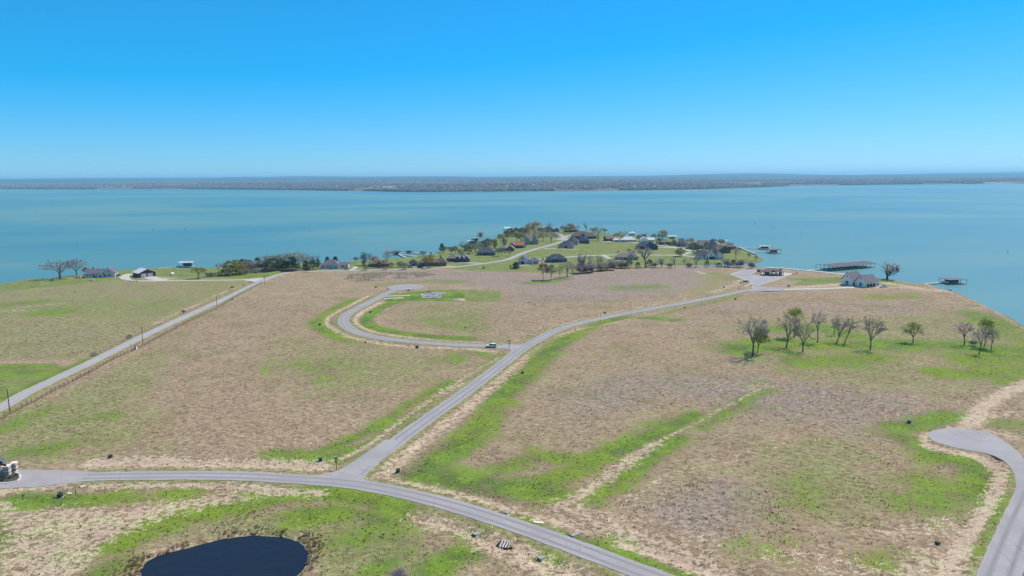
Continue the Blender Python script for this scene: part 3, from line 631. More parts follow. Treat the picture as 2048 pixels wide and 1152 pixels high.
def finish(T, Cv, Cf, Cs, H):
    zs = np.percentile([v[2] for v in Cv], 98.5); ex = np.array([(v[0], v[1]) for v in Cv]); wd = np.percentile(np.hypot(ex[:, 0], ex[:, 1]), 92) * 2; s = H / zs
    T.v = [(x, y, z * s) for x, y, z in T.v]
    tm = T.mesh('trunk', True); tm.materials.append(M_BARK)
    me = big_mesh('crown', np.array([(v[0], v[1], v[2] * s) for v in Cv]), np.array(Cf)); vcol(me, 'shade', np.array([(a, b, 0) for a, b in Cs])); me.materials.append(CROWN['bare'])
    return tm, me, wd
def crowned(seed, H=10.0, Wd=8.0, base=.32, limbs=7, ends=60, twigs=16, rad=.25, leaf=0, leaf_size=.26, fat=1.0, flat=.25, top_only=False):
    """trunk, arching limbs, branches that end on a rounded crown, and twigs"""
    rnd = random.Random(seed); T = MB(); Cv, Cf, Cs = [], [], []
    cz = H * (base * .75 + 1) / 2; rz_ = H - cz; rx = Wd / 2
    def shell(lo=-.35, k=1.0):
        while True:
            v = Vector((rnd.gauss(0, 1), rnd.gauss(0, 1), rnd.gauss(flat, 1))).normalized()
            if v.z > lo: break
        lump = 1 + .16 * math.sin(3 * math.atan2(v.y, v.x) + seed) + .12 * math.sin(5 * v.z + seed * 2) ; q = k * lump * rnd.uniform(.72, 1.04)
        return Vector((v.x * rx * q, v.y * rx * q, cz + v.z * rz_ * min(q, 1.05)))
    def curve(p0, c, p1, n): return [p0 * (1 - t) ** 2 + c * 2 * t * (1 - t) + p1 * t * t + rv(rnd, .10) * (0 < t < 1) for t in [i / n for i in range(n + 1)]]
    def strip(pts, r0, r1, s):
        for i in range(len(pts) - 1):
            d = pts[i + 1] - pts[i]; a_ = d.orthogonal().normalized() * (r0 + (r1 - r0) * i / len(pts)); b_ = d.cross(a_).normalized() * a_.length; j = len(Cv)
            Cv.extend([pts[i] - a_, pts[i] + a_, pts[i + 1] + a_ * .8, pts[i + 1] - a_ * .8, pts[i] - b_, pts[i] + b_, pts[i + 1] + b_ * .8, pts[i + 1] - b_ * .8]); Cf.extend([(j, j + 1, j + 2), (j, j + 2, j + 3), (j + 4, j + 5, j + 6), (j + 4, j + 6, j + 7)]); Cs.extend([s] * 8)
    fork = Vector((rnd.uniform(-.3, .3), rnd.uniform(-.3, .3), H * base)); tr = curve(Vector((0, 0, -.3)), Vector((rnd.uniform(-.35, .35), rnd.uniform(-.35, .35), H * base * .5)), fork, 4)
    for i in range(4): T.tube(tr[i], tr[i + 1], rad * (1.15 - .1 * i), rad * (1.05 - .1 * i), 8)
    L = []
    for k in range(limbs):
        az = 6.283 * (k + rnd.random() * .6) / limbs; el = rnd.uniform(.1, .75) if k else 1.3; e_ = Vector((math.cos(az) * math.cos(el) * rx * .62, math.sin(az) * math.cos(el) * rx * .62, cz + math.sin(el) * rz_ * .55 - rz_ * .12))
        st = tr[3].lerp(fork, rnd.random()); pts = curve(st, st.lerp(e_, .5) + Vector((0, 0, rnd.uniform(-.25, .9))), e_, 5)
        for i in range(5): T.tube(pts[i], pts[i + 1], rad * (.52 - .075 * i), rad * (.45 - .075 * i), 5)
        L.append(pts)
    tips = []
    for k in range(ends):
        e_ = shell(); pts = min((l for l in L), key=lambda l: (l[4] - e_).length + rnd.random() * .8); s_ = pts[rnd.randint(2, 5)]
        c_ = curve(s_, s_.lerp(e_, .5) + Vector((0, 0, rnd.uniform(-.2, .35))), e_, 3)
        for i in range(3):
            if k % 3 == 0: T.tube(c_[i], c_[i + 1], rad * (.17 - .035 * i), rad * (.135 - .035 * i), 4)
            else: strip(c_[i:i + 2], rad * (.15 - .04 * i), rad * (.11 - .04 * i), (rnd.random() * .4, rnd.random()))
        out = (e_ - Vector((0, 0, cz - rz_ * .3))).normalized()
        for q in range(twigs):
            p = c_[1].lerp(c_[3], rnd.random()) if rnd.random() < .6 else c_[3]; d = (out + rv(rnd, .9)).normalized(); l_ = rnd.uniform(.35, 1.0); w = rnd.uniform(.018, .032) * fat; a_ = d.orthogonal().normalized() * w; j = len(Cv)
            Cv.extend([p - a_, p + a_, p + d * l_ + rv(rnd, .12)]); Cf.append((j, j + 1, j + 2)); Cs.extend([(rnd.random(), rnd.random())] * 3)
        if leaf and (not top_only or e_.z > cz + rz_ * .25):
            for q in range(leaf):
                p = e_ + rv(rnd, .75); a_ = rv(rnd, leaf_size); b_ = rv(rnd, leaf_size); j = len(Cv); Cv.extend([p - a_, p + b_, p + a_ * .8 - b_ * .3]); Cf.append((j, j + 1, j + 2)); Cs.extend([(rnd.random(), rnd.random())] * 3)
    return finish(T, Cv, Cf, Cs, H)
def clumpy(seed, H=10.0, shape='round', clumps=90, per=26, size=.3, low=.18, rad=.16):
    rnd = random.Random(seed); T = MB(); Cv, Cf, Cs = [], [], []; ctr = []
    for _ in range(clumps):
        t_ = rnd.random() ** .8; z = low + (1 - low) * t_
        if shape == 'round': rr = .36 * math.sqrt(max(.02, 1 - ((z - .58) / .46) ** 2))
        elif shape == 'cone': rr = .26 * (1 - .82 * t_) + .03
        elif shape == 'dome': rr = .55 * math.sqrt(max(.02, 1 - ((z - low) / (1.02 - low)) ** 2))
        else: rr = .17 * math.sqrt(max(.05, 1 - ((z - .55) / .5) ** 2))
        az = rnd.random() * 6.28; q = rr * H * (rnd.random() ** .35) * rnd.uniform(.78, 1.15); p = Vector((math.cos(az) * q, math.sin(az) * q, z * H)); ctr.append(p)
        cs = rnd.random()
        for _k in range(per):
            c_ = p + rv(rnd, .075 * H * rnd.uniform(.5, 1.1)); a = rv(rnd, size); b_ = rv(rnd, size); i = len(Cv); s = (min(1, max(0, cs * .7 + rnd.random() * .3)), rnd.random())
            Cv.extend([c_ - a, c_ + b_, c_ + a * .8 - b_ * .3]); Cf.append((i, i + 1, i + 2)); Cs.extend([s] * 3)
    top = .8 if shape != 'dome' else .5
    T.tube((0, 0, -.3), (rnd.uniform(-.1, .1), rnd.uniform(-.1, .1), H * .35), rad, rad * .75, 7); T.tube((0, 0, H * .34), (.1, 0, H * top), rad * .7, rad * .2, 6)
    for p in ctr[:12]: T.tube((0, 0, min(p.z * .75, H * .6)), p, rad * .3, rad * .08, 4)
    return finish(T, Cv, Cf, Cs, H)
def protos(fat, few):
    k = lambda n: max(3, int(n * few))
    return {
 'oak': [crowned(11, Wd=8.5, base=.32, twigs=k(18), ends=64, fat=fat), crowned(12, Wd=7.5, base=.36, twigs=k(18), ends=58, rad=.24, fat=fat), crowned(13, Wd=9, base=.30, twigs=k(18), ends=66, rad=.26, fat=fat)],
 'tall': [crowned(21, Wd=5.5, base=.42, limbs=6, twigs=k(16), ends=46, rad=.19, fat=fat), crowned(22, Wd=5, base=.46, limbs=6, twigs=k(16), ends=42, rad=.17, fat=fat), crowned(23, Wd=6, base=.38, limbs=6, twigs=k(16), ends=50, rad=.2, fat=fat)],
 'bud': [crowned(31, Wd=7.5, base=.32, twigs=k(8), ends=60, leaf=16, rad=.21, fat=fat, leaf_size=.24 * fat ** .4), crowned(32, Wd=7, base=.36, twigs=k(8), ends=56, leaf=16, rad=.2, fat=fat, leaf_size=.24 * fat ** .4), crowned(33, Wd=8, base=.28, twigs=k(8), ends=64, leaf=18, rad=.21, fat=fat, leaf_size=.24 * fat ** .4)],
 'twotop': [crowned(35, Wd=5.5, base=.45, limbs=6, twigs=k(10), ends=44, rad=.18, leaf=26, leaf_size=.24, fat=fat, top_only=True)],
 'skel': [grow(41, trunk=.26, limbs=6, spread=.95, up=.42, twigs=4, rad=.34, bend=.35, twig_len=1.2, fat=fat), grow(42, trunk=.35, limbs=4, spread=.8, up=.42, twigs=4, rad=.3, bend=.35, fat=fat)],
 'shrub': [grow(51, H=4.0, trunk=.25, limbs=5, spread=1.0, up=.3, twigs=9, rad=.07, multi=4, twig_len=.6, fat=fat * .5), grow(52, H=4.0, trunk=.3, limbs=4, spread=.8, up=.4, twigs=9, rad=.06, multi=5, twig_len=.6, fat=fat * .5)],
 }
PROTO = protos(1.7, 1.5); PROTO.update({
 'round': [clumpy(61, shape='round', clumps=110), clumpy(62, shape='round', clumps=95)],
 'cone': [clumpy(71, shape='cone', clumps=100, low=.06), clumpy(72, shape='cone', clumps=90, low=.1)],
 'dome': [clumpy(81, H=4.0, shape='dome', clumps=70, size=.16, low=.05, rad=.08)],
 'column': [clumpy(91, shape='column', clumps=70, low=.08, size=.22)],
})
PROTO_FAR = protos(2.8, .9)
PH = {'shrub': 4.0, 'dome': 4.0}
_tn = [0]
def tree(shape, crown, px, py, top, wpx, label, group=None, name='tree', lean=0.0, lean_az=0.0, bark=None, cat='tree', base_z=None):
    _tn[0] += 1; pr = PROTO_FAR[shape] if (py < 600 and shape in PROTO_FAR) else PROTO[shape]; tm, cm, wd = pr[_tn[0] % len(pr)]
    p = ground(px, py) if base_z is None else at(px, py, base_z); s = mpp(px, py); H = max(.6, (py - top) * s); w = max(.5, wpx * s)
    e = thing(name, label, cat, p, random.uniform(0, 6.28), group); far = (1.4 if group == 'trees and brush along the creek' else 1.18) if py < 562 else (1.15 if 600 < py < 720 else 1.0); sz = H * ((1.22 if group == 'trees and brush along the creek' else 1.08) if py < 562 else 1.0) / PH.get(shape, 10.0); sx = w * far / wd
    e.scale = (sx, sx, sz)
    if lean: e.rotation_mode = 'XYZ'; e.rotation_euler = (0, lean, lean_az)
    link('trunk', tm, bark or M_BARK, e); link('crown', cm, CROWN[crown], e)
    return e

# ---- the loose grove in the dry field on the right
G = 'scattered trees of the dry field by the shore'
tree('oak', 'bare', 1504, 715, 636, 52, 'bare spreading tree at the near edge of the grove, nearest the long road', G, lean=.06, lean_az=0)
tree('bud', 'green', 1514.5, 708, 655, 30, 'small tree with fresh green leaves tucked behind the near spreading grove tree', G, lean=.10, lean_az=0)
tree('dome', 'olive', 1524, 684, 668, 20, 'low yellow-green bush beside the spreading grove tree', G, name='bush', cat='bush')
tree('oak', 'bare', 1572, 696, 634, 40, 'dark bare tree leaning right between the spreading tree and the double-topped green one', G, lean=.14, lean_az=0)
tree('twotop', 'green', 1588, 676, 616, 34, 'tallest grove tree with yellow-green leaves only at its top', G)
tree('oak', 'greybud', 1605, 705, 648, 38, 'pale budding tree with open forked limbs in front of the tall green-topped tree', G)
tree('tall', 'bare', 1634, 685.5, 622, 27, 'slim upright bare tree just right of the green-topped tree', G)
tree('tall', 'bare', 1667, 670, 630, 16, 'thin crooked bare tree at the back of the leaning trio', G, lean=.10, lean_az=0)
tree('oak', 'bare', 1673, 686, 634, 30, 'middle tree of the leaning trio, bent to the right', G, lean=.28, lean_az=0)
tree('tall', 'bare', 1690, 687.6, 634, 26, 'front tree of the leaning trio with a slanting bare trunk', G, lean=.24, lean_az=0)
tree('oak', 'bare', 1740.5, 701, 634, 42, 'lone wide bare tree between the leaning trio and the small green tree', G, lean=.04, lean_az=0)
tree('bud', 'olive', 1826, 683, 643, 33, 'small lone tree with sparse olive leaves and a clear shadow', G)
tree('oak', 'bare', 1928.5, 688.5, 642, 29, 'bare round-headed tree leftmost of the cluster beside the shore', G, lean=-.06, lean_az=0)
tree('tall', 'bare', 1958.7, 709, 655, 26, 'bare tree standing in bright green grass in front of the shore cluster', G)
tree('bud', 'olive', 1969, 692.6, 636, 24, 'tall olive-leaved tree at the back of the shore cluster', G)
tree('bud', 'greybud', 1983, 698.6, 655, 24, 'budding tree rightmost of the cluster beside the shore', G)
tree('shrub', 'bare', 1946, 690, 678, 14, 'grey leafless shrub between the trees of the shore cluster', G, name='shrub', cat='shrub')
tree('skel', 'bare', 1774, 559, 529, 42, 'big dark leafless tree at the water beside the white gabled house', bark=M_BARKD)
# ---- the farm on the left
tree('oak', 'bare', 121, 557.7, 526, 52, 'wide bare oak left of the grey cottage, nearer the water')
tree('oak', 'bare', 153, 551.5, 521, 34, 'bare oak standing close against the grey cottage', lean=.03)
tree('bud', 'rust', 172, 553, 536, 13, 'rust-brown ornamental tree at the cottage gable')
tree('bud', 'olive', 398, 557, 536, 24, 'olive budding tree alone between the tank and the wood')
tree('bud', 'olive', 465, 578.5, 571, 8, 'small young tree in the farm field beside the county road')
tree('bud', 'bare', 487, 571.5, 567, 4, 'tiny sapling near the mouth of the farm drive')
tree('shrub', 'greybud', 366, 625.5, 619, 9, 'little shrub on the county road verge, far pole side', name='shrub', cat='shrub')
tree('dome', 'grey', 259, 676, 669, 10, 'dark shrub on the county road verge beside the second pole', name='shrub', cat='shrub')
tree('dome', 'grey', 188, 711, 705, 14, 'low weedy shrub on the county road verge above the green strip', name='shrub', cat='shrub')
# ---- the wood between farm and shore lane
WD = 'wood at the bend of the county road'
for a in [('tall','bare',437,546,528,13,'grey bare tree at the farm end of the wood'),('tall','bare',450,545,526,14,'second grey tree from the farm end of the wood'),
 ('round','olive',466,549,523,34,'large yellow-green tree at the front of the wood'),('bud','gold',480,547,527,22,'golden budding tree touching the yellow-green one'),('dome','dark',444,552,541,13,'dark leaning shrub at the foot of the yellow-green tree'),
 ('round','ever',488,541,520,18,'dark evergreen behind the golden budding tree'),('oak','bare',500,545,523,28,'mauve bare tree in the front middle of the wood'),('round','dark',510,542,528,17,'low dark evergreen under the mauve bare tree'),
 ('cone','ever',516,538,517,14,'pointed evergreen rising from the middle of the wood'),('oak','bare',533,538,514,24,'tall grey tree behind the wood beside the pointed evergreen'),('round','ever',545,541.5,519,29,'broad dark evergreen, widest in the wood'),
 ('shrub','bare',538,543.5,534,20,'grey brush in front of the broad evergreen'),('tall','greybud',555,537,512,26,'tall pale budding tree behind the broad evergreen'),('cone','dark',571,540,523,15,'small dark cedar left of the tallest cedar'),
 ('cone','ever',586,540.5,515,23,'tall dark cedar at the road bend'),('tall','gold',592,534,506,32,'tallest tree of the wood with golden-green top'),('tall','bare',577,535,507,18,'bare tree leaning against the golden-green top'),
 ('oak','bare',608,535,510,24,'wide mauve bare tree at the house end of the wood'),('cone','dark',612.6,541,522,13,'dark cedar on the corner by the shore lane'),('round','ever',625,539,522,12,'round cedar beside the corner cedar'),('round','ever',634,538,520,13,'round cedar nearest the purple-roofed house'),
 ('skel','bare',636,528,511,10,'forked leafless tree behind the round cedars'),('skel','bare',628,528,512,8,'thin leafless tree behind the round cedars'),('shrub','greybud',420,553,545,18,'pale brush between the lone olive tree and the wood'),('shrub','bare',456,552,543,14,'grey brush at the wood edge beside the dark shrub'),('dome','olive',427,552,546,14,'low olive bush at the farm end of the wood')]:
    s_, c_ = a[0], a[1]; tree(*a, group=WD, name='shrub' if s_ in ('shrub', 'dome') else 'tree', cat='shrub' if s_ in ('shrub', 'dome') else 'tree')
for a in [('oak','bare',474,540,521,20,'mauve tree behind the golden budding tree'),('oak','bare',522,541,522,18,'grey tree left of the broad evergreen'),('round','ever',558,540,524,16,'dark evergreen right of the broad evergreen'),('round','grey',566,538,518,17,'grey-green tree behind the small dark cedar'),('oak','greybud',599,538,514,20,'pale tree between tall cedar and corner cedar'),
 ('round','ever',498,538,521,15,'dark evergreen behind the mauve bare tree'),('oak','bare',563,533,510,20,'bare tree on the water side of the wood middle'),('oak','bare',546,533,512,18,'bare tree on the water side behind the broad evergreen'),('round','ever',529,540,527,14,'low evergreen left of the grey brush'),('shrub','bare',585,543,536,16,'brown brush at the foot of the tall cedar'),('shrub','bare',512,545,537,18,'brown brush at the foot of the low dark evergreen'),('oak','bare',620,536,514,16,'bare tree behind the round cedar'),('round','olive',478,550,538,14,'small yellow-green tree at the front of the wood'),('shrub','bare',490,548,540,16,'brown brush at the front of the wood')]:
    tree(*a, group=WD, name='shrub' if a[0] == 'shrub' else 'tree', cat='shrub' if a[0] == 'shrub' else 'tree')
# ---- along the shore lane and on the peninsula
PN = 'trees around the lakeside houses'
for a in [('cone','dark',655,530,515,10,'dark cedar behind the purple roof, left one'),('cone','dark',671,530,514.5,11,'dark cedar behind the purple roof, right one'),('bud','rust',712,525.5,515,10,'small rusty tree alone on the point of lawn behind the lane'),
 ('column','ever',728,531,507,12,'tall dark pine left of the brown-treed house'),('tall','bare',740,531,509,14,'pale bare tree beside the tall pine'),('round','grey',731.6,540.5,530,10,'round grey-green shrub tree on the lane by the pine'),
 ('oak','rust',760,536,520,26,'broad rust-brown tree hiding a low house'),('tall','bare',774,530,507,15,'tall bare tree behind the rust-brown tree'),('dome','grey',783,536,526,11,'grey-green bush right of the rust-brown tree'),('dome','grey',770,540,532,9,'round bush on the lane below the rust-brown tree'),
 ('dome','grey',693,540,534,8,'round bush by the lane in front of the garage wing'),('round','grey',809.7,539,527,12,'round grey-green tree on the lane before the small brown garage'),('bud','gold',860,535,512,27,'big golden tree in front of the brick house'),
 ('bud','grey',847,514,503,11,'grey-green tree by the long pier behind the golden tree'),('dome','dark',834.5,534.5,530,6,'dark clipped bush by the brick house drive'),('column','dark',862,511,504,3,'tiny dark pine by the shore near the long pier'),
 ('cone','dark',884,502,488,10,'dark pine leaning over the water at the small cove'),('bud','grey',888,506,495,13,'grey tree below the leaning pine'),('bud','grey',911,508,493,12,'grey-green tree at the cove behind the white-gabled house'),('dome','grey',921,508,499,12,'bushy green shrub right of the cove tree'),
 ('round','grey',938,507,489,19,'round grey-green tree behind the white-gabled house'),('tall','bare',951,507,488,15,'bare tree beside the round grey-green one'),('round','ever',947,494,479,14,'dark evergreen by the white-roofed dock'),('round','dark',967,497,483,17,'dark evergreen behind the long slate roof'),
 ('bud','brown',976,499,484,14,'brown budding tree behind the long slate roof'),('column','ever',990,497,479,9,'dark narrow pine by the low pier'),('bud','grey',1001,488,470,13,'grey-green tree where the long pier meets land'),('column','dark',1009,492,478,9,'dark cedar left of the orange roof'),
 ('bud','grey',1015,481,467,11,'pale tree behind the dark cedar'),('bud','grey',996,513,498,13,'pale budding tree between the two slate-roofed houses'),('bud','grey',1003,511.5,497,9,'slender pale tree in front of the paired grey roofs'),('bud','greybud',1010,511,501,6,'small lollipop tree on the lawn below the paired grey roofs'),('bud','greybud',1018.5,513,502,8,'second small lollipop tree on the lawn nearer the road'),
 ('cone','dark',1011,469,463,8,'low dark shrub at the water by the white-roofed boathouse'),('round','ever',1021,473,458,14,'evergreen on the north shore behind the orange roof'),('round','ever',1034,472,457,13,'evergreen second along the north shore'),('round','ever',1046,471,456.5,14,'evergreen third along the north shore'),
 ('bud','grey',1034,483,466,15,'grey-green tree between the orange roof and the shore evergreens'),('bud','gold',1069,473,446,27,'largest golden-brown tree at the tip of the peninsula'),('oak','bare',1052,482,462,18,'grey tree left of the many-gabled roof'),('oak','bare',1066,478,459,22,'grey tree below the golden-brown crown'),
 ('oak','greybud',1086,482,464,18,'grey tree right of the many-gabled roof'),('oak','greybud',1102,485,464,19,'dark-trunked tree beside the upper lane bend'),('tall','bare',1099,464,447,14,'bare tree rising before the tip house'),('oak','greybud',1093,474,459,18,'grey tree between tip house and lane'),
 ('bud','brown',1141,466,449,18,'round brown tree before the north shore roof'),('tall','bare',1156,462,452,10,'small bare tree right of the round brown one'),('skel','bare',1174.5,464,447,13,'leafless skeleton tree behind the big brown roof'),('oak','greybud',1195,481,454,19,'big pale round tree right of the big brown roof'),
 ('tall','bare',1197.5,485,472,6,'thin dark-trunked tree in front of the pale round tree'),('bud','grey',1208.5,468.5,458,9,'small dark tree alone at the water past the pale round tree'),('oak','brown',1243,481,464,25,'wide brown tree beside the dark barn'),
 ('bud','gold',1324.5,487,463,16,'fan-shaped yellow tree behind the east houses'),('dome','ever',1318,487,477,12,'round dark green bush at the yellow fan tree'),('round','grey',1359,513,497.5,17,'round dark-shadowed tree by the lane junction'),('round','ever',1386,503,487,15,'green tree between the east houses, left one'),
 ('round','ever',1397,506,491,15,'green tree against the white house with slate roof'),('bud','bare',1427,484,476,13,'grey tree behind the largest east roof'),('bud','bare',1461,493,486,12,'low bare tree beyond the east brown house'),('bud','greybud',1497,518,507,7,'small sapling on the green point'),('bud','greybud',1512,521,512,7,'small sapling nearest the tip of the green point'),
 ('dome','dark',1478,500,496,6,'dark bush by the sea wall steps'),('cone','dark',1032,537.4,525,13,'dark solitary cedar in front of the new grey house'),('column','dark',1021,537.5,530,3.5,'narrow dark cedar beside the solitary cedar'),('dome','dark',967,537.6,533.5,5,'small dark bush at the lane edge of the mauve field'),('dome','dark',1086,519.4,515.8,5,'small dark bush between new house and slate roof'),
 ('bud','grey',1041,484,470,14,'grey-green tree behind the orange roof ridge'),('bud','grey',1057,471,455,15,'grey tree left of the golden-brown crown'),('bud','brown',1081,474,456,17,'brown tree right of the golden-brown crown'),('oak','bare',1076,483,465,18,'bare tree behind the many-gabled roof'),('oak','greybud',1112,482,466,14,'pale tree across the lane from the slate houses'),('bud','grey',982,494,479,12,'grey tree behind the brown budding tree'),('bud','grey',958,503,488,13,'pale tree left of the long slate roof'),('round','ever',976,491,478,12,'dark evergreen at the water behind the slate roof'),('bud','grey',930,504,490,13,'pale tree behind the bushy cove shrub'),('bud','brown',903,508,497,11,'brown tree at the cove edge'),('bud','grey',1126,466,453,12,'grey tree left of the round brown tree'),('bud','brown',1186,470,457,14,'brown tree behind the broad brown roof end'),('bud','grey',1308,481,469,12,'grey tree behind the pale metal roof'),('bud','brown',1381,489,477,14,'brown tree behind the purple clipped gable'),('bud','grey',1346,485,474,11,'grey tree behind the small tan garage'),('bud','brown',1233,478,467,12,'brown tree behind the white-roofed shed'),('bud','grey',1279,483,471,13,'grey tree left of the white gable-fronted house'),('bud','brown',1442,490,479,13,'brown tree behind the east brown gable'),('round','grey',800,534,524,12,'grey-green tree on the lawn left of the small brown garage'),('bud','brown',750,529,514,15,'brown tree behind the low brown-roofed house'),
 ('column','dark',1236,505.5,501,3,'tiny leaning cedar behind the mauve roof'),('column','dark',1267,509,501,3.5,'narrow dark cedar rising behind the mauve roof'),('bud','bare',1258.5,508,498,8,'small bare tree behind the mauve roof')]:
    s_ = a[0]; tree(*a, group=PN, name='shrub' if s_ == 'dome' else 'tree', cat='shrub' if s_ == 'dome' else 'tree')
# ---- the creek line
CK = 'trees and brush along the creek'
for a in [('bud','rust',1086.6,560,533,17,'rust-leaved tree leaning left at the field end of the creek line'),('bud','greybud',1102,561,536,15,'pale tree next to the rust-leaved one'),('tall','greybud',1120,558.6,537,12,'third tree from the field end of the creek line'),
 ('oak','greybud',1134.5,555,530,19,'wide pale tree, fourth from the field end of the creek line'),('tall','bare',1145,553,531,14,'dark-trunked tree where the creek brush begins'),('skel','bare',1165,545,512,18,'tall leafless tree rising from the creek brush'),('tall','bare',1181.5,540,516,9,'slim tree above the creek brush, first right of the tall leafless one'),
 ('tall','bare',1196,540,515,11,'slim tree above the creek brush, second right of the tall leafless one'),('tall','bare',1202,541,519,8,'slim tree above the creek brush, third right of the tall leafless one'),('tall','greybud',1222,539,521,14,'pale tree in the creek brush before the mauve roof'),
 ('skel','bare',1292,536,498,38,'huge bare tree on the creek beside the mauve-roofed house'),('skel','bare',1324.5,535.4,518,14,'broken leafless tree right of the huge bare one'),('skel','bare',1351,535.4,517,14,'twin-stemmed dark stump tree on the creek'),('tall','bare',1368,529,514,8,'thin bare tree beyond the creek'),
 ('oak','bare',1392,534.4,514,16,'bare tree on the creek before the white slate-roofed house'),('tall','bare',1408,533,503,6,'thick straight trunk tree on the creek, left of the pair'),('tall','bare',1430,533,496,8,'tallest straight trunk tree on the creek, right of the pair'),('tall','bare',1472,519.4,499,13,'bare tree with level arms on the green point'),
 ('oak','bare',1449,534,519,14,'bare tree near the mouth of the creek'),('oak','bare',1486,535,521,13,'bare tree last before the creek mouth'),
 ('shrub','bare',1160,546.5,530,22,'grey brush clump at the field end of the creek'),('shrub','bare',1172,545.5,531,20,'grey brush clump under the tall leafless tree'),('shrub','bare',1184,544.6,530,18,'grey brush clump right of the tall leafless tree'),('dome','ever',1178,541,528,9,'dark evergreen shrub inside the creek brush'),
 ('shrub','greybud',1199,541.6,530,20,'pale brush clump with white stone below'),('shrub','bare',1214,540,528,20,'brush clump mid creek'),('shrub','bare',1224,539.6,527,18,'dark brush clump mid creek'),('shrub','greybud',1236,536,524,20,'olive brush clump before the mauve roof'),('shrub','greybud',1247,535.6,525,18,'olive brush clump below the mauve roof drive'),
 ('dome','grey',1258,535.4,523,12,'rounded grey bush left of the round dark bush'),('dome','dark',1275.5,534.6,526,8,'round dark bush left of the huge bare tree'),('dome','ever',1299,534.6,522,12,'green bush against the huge bare tree trunk'),('dome','dark',1414,532.6,523,7,'dark bush between the straight trunk trees'),
 ('dome','dark',1437.5,533.6,527,10,'flat dark bush right of the straight trunk trees'),('shrub','bare',1455,533.6,524,16,'grey brush near the creek mouth'),('dome','dark',1467,534.2,522,9,'dark bush near the creek mouth'),('shrub','bare',1478,534.6,523,13,'grey brush last before the open water'),('shrub','bare',1502,536.4,526,11,'round twiggy bush at the corner of the parking lot'),
 ('shrub','bare',1310,535.4,527,10,'low bare brush on the creek bank right of the huge tree'),('shrub','bare',1376,534.6,527,11,'low brush right of the twin stump tree'),('shrub','bare',1340,535,528,9,'low brush left of the twin stump tree'),('shrub','bare',802,1158,1128,40,'leafless grey shrub at the bottom edge of the photo')]:
    s_ = a[0]; sh = s_ in ('dome', 'shrub'); tree(*a, group=CK if a[2] != 802 else None, name='shrub' if sh else 'tree', cat='shrub' if sh else 'tree')

# ---- the brake of dry canes behind the cul-de-sac: one mass of stems
def canes(name, poly, n, h0, h1, crown):
    p = np.array(W(poly)); lo, hi = p.min(0), p.max(0); V = []; F = []; S = []; k = 0
    while k < n:
        x = random.uniform(lo[0], hi[0]); y = random.uniform(lo[1], hi[1]); c_ = False
        for i in range(len(p)):
            (x0, y0), (x1, y1) = p[i], p[(i + 1) % len(p)]
            if (y0 > y) != (y1 > y) and x < (x1 - x0) * (y - y0) / (y1 - y0) + x0: c_ = not c_
        if not c_ or float(vnoise(np.array([x / 9]), np.array([y / 9]), 44)[0]) < -.18: k += .2; continue
        z = gz(x, y); h = random.uniform(h0, h1); a = random.uniform(0, 6.28); w = .07; i = len(V); s = (random.random(), random.random())
        for q in range(2):
            b_ = a + q * 1.6 + random.random(); i = len(V); V += [(x - math.cos(b_) * w, y - math.sin(b_) * w, z), (x + math.cos(b_) * w, y + math.sin(b_) * w, z), (x + random.uniform(-.5, .5), y + random.uniform(-.5, .5), z + h)]; F.append((i, i + 1, i + 2)); S += [(s[0], s[1], 0)] * 3
        k += 1
    me = big_mesh(name, np.array(V), np.array(F)); vcol(me, 'shade', np.array(S)); return link(name, me, CROWN[crown])
tag(canes('dry_canes', [(686,560),(700,548),(760,545),(860,545),(880,549),(830,557),(760,563),(710,564)], 3600, .5, 1.3, 'greybud'), 'grey brake of dry canes behind the small cul-de-sac', 'canes', kind='stuff')
# ---------------------------------------------------------------- houses
def roof_material(name, rgb, pitch=.28):
    t = NT(name); v = t.objco(); c = lin(*rgb); z = t.sep(v)[2]
    n1 = t.noise(v, .5, 4, .6); n2 = t.noise(v, 5, 2)
    row = t.remap(t.math('FRACT', t.math('DIVIDE', z, pitch * .45)), 0, .25, .82, 1.0)
    k = t.math('MULTIPLY', t.math('ADD', t.remap(n1, .3, .7, .82, 1.14, False), t.remap(n2, .3, .7, -.1, .1, False)), row)
    g = t.node('ShaderNodeCombineColor'); [t.put(g.inputs[i], k) for i in range(3)]
    return t.done(t.mix(1.0, c, g.outputs[0], 'MULTIPLY'), .9, .2)
RF = {k: roof_material('roof_' + k, v) for k, v in {'slate': (86,84,96), 'purple': (112,106,118), 'brown': (112,98,90), 'mauve': (132,116,118), 'mauve2': (104,97,98), 'tan': (130,118,104), 'grey': (122,118,120), 'orange': (178,112,88), 'navy': (70,72,88), 'pale': (186,182,184), 'white': (208,206,204), 'dark': (70,68,72)}.items()}
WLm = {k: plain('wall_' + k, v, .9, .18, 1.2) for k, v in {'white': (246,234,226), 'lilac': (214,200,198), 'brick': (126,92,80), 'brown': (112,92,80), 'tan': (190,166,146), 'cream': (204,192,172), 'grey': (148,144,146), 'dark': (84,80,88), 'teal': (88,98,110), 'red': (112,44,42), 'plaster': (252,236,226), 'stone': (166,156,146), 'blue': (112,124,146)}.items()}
M_GLASS = plain('window_glass', (38, 44, 56), .15, .3, .4, spec=.6)
M_FRAME = plain('white_frame', (206, 204, 200), .6, .1)
M_DOOR = plain('dark_door', (70, 56, 50), .6, .2)
M_GAR_D = plain('dark_garage_door', (58, 56, 62), .6, .2)
M_GAR_W = plain('white_garage_door', (206, 206, 208), .6, .08)
M_CHIM = plain('chimney_brick', (120, 96, 86), .9, .25)

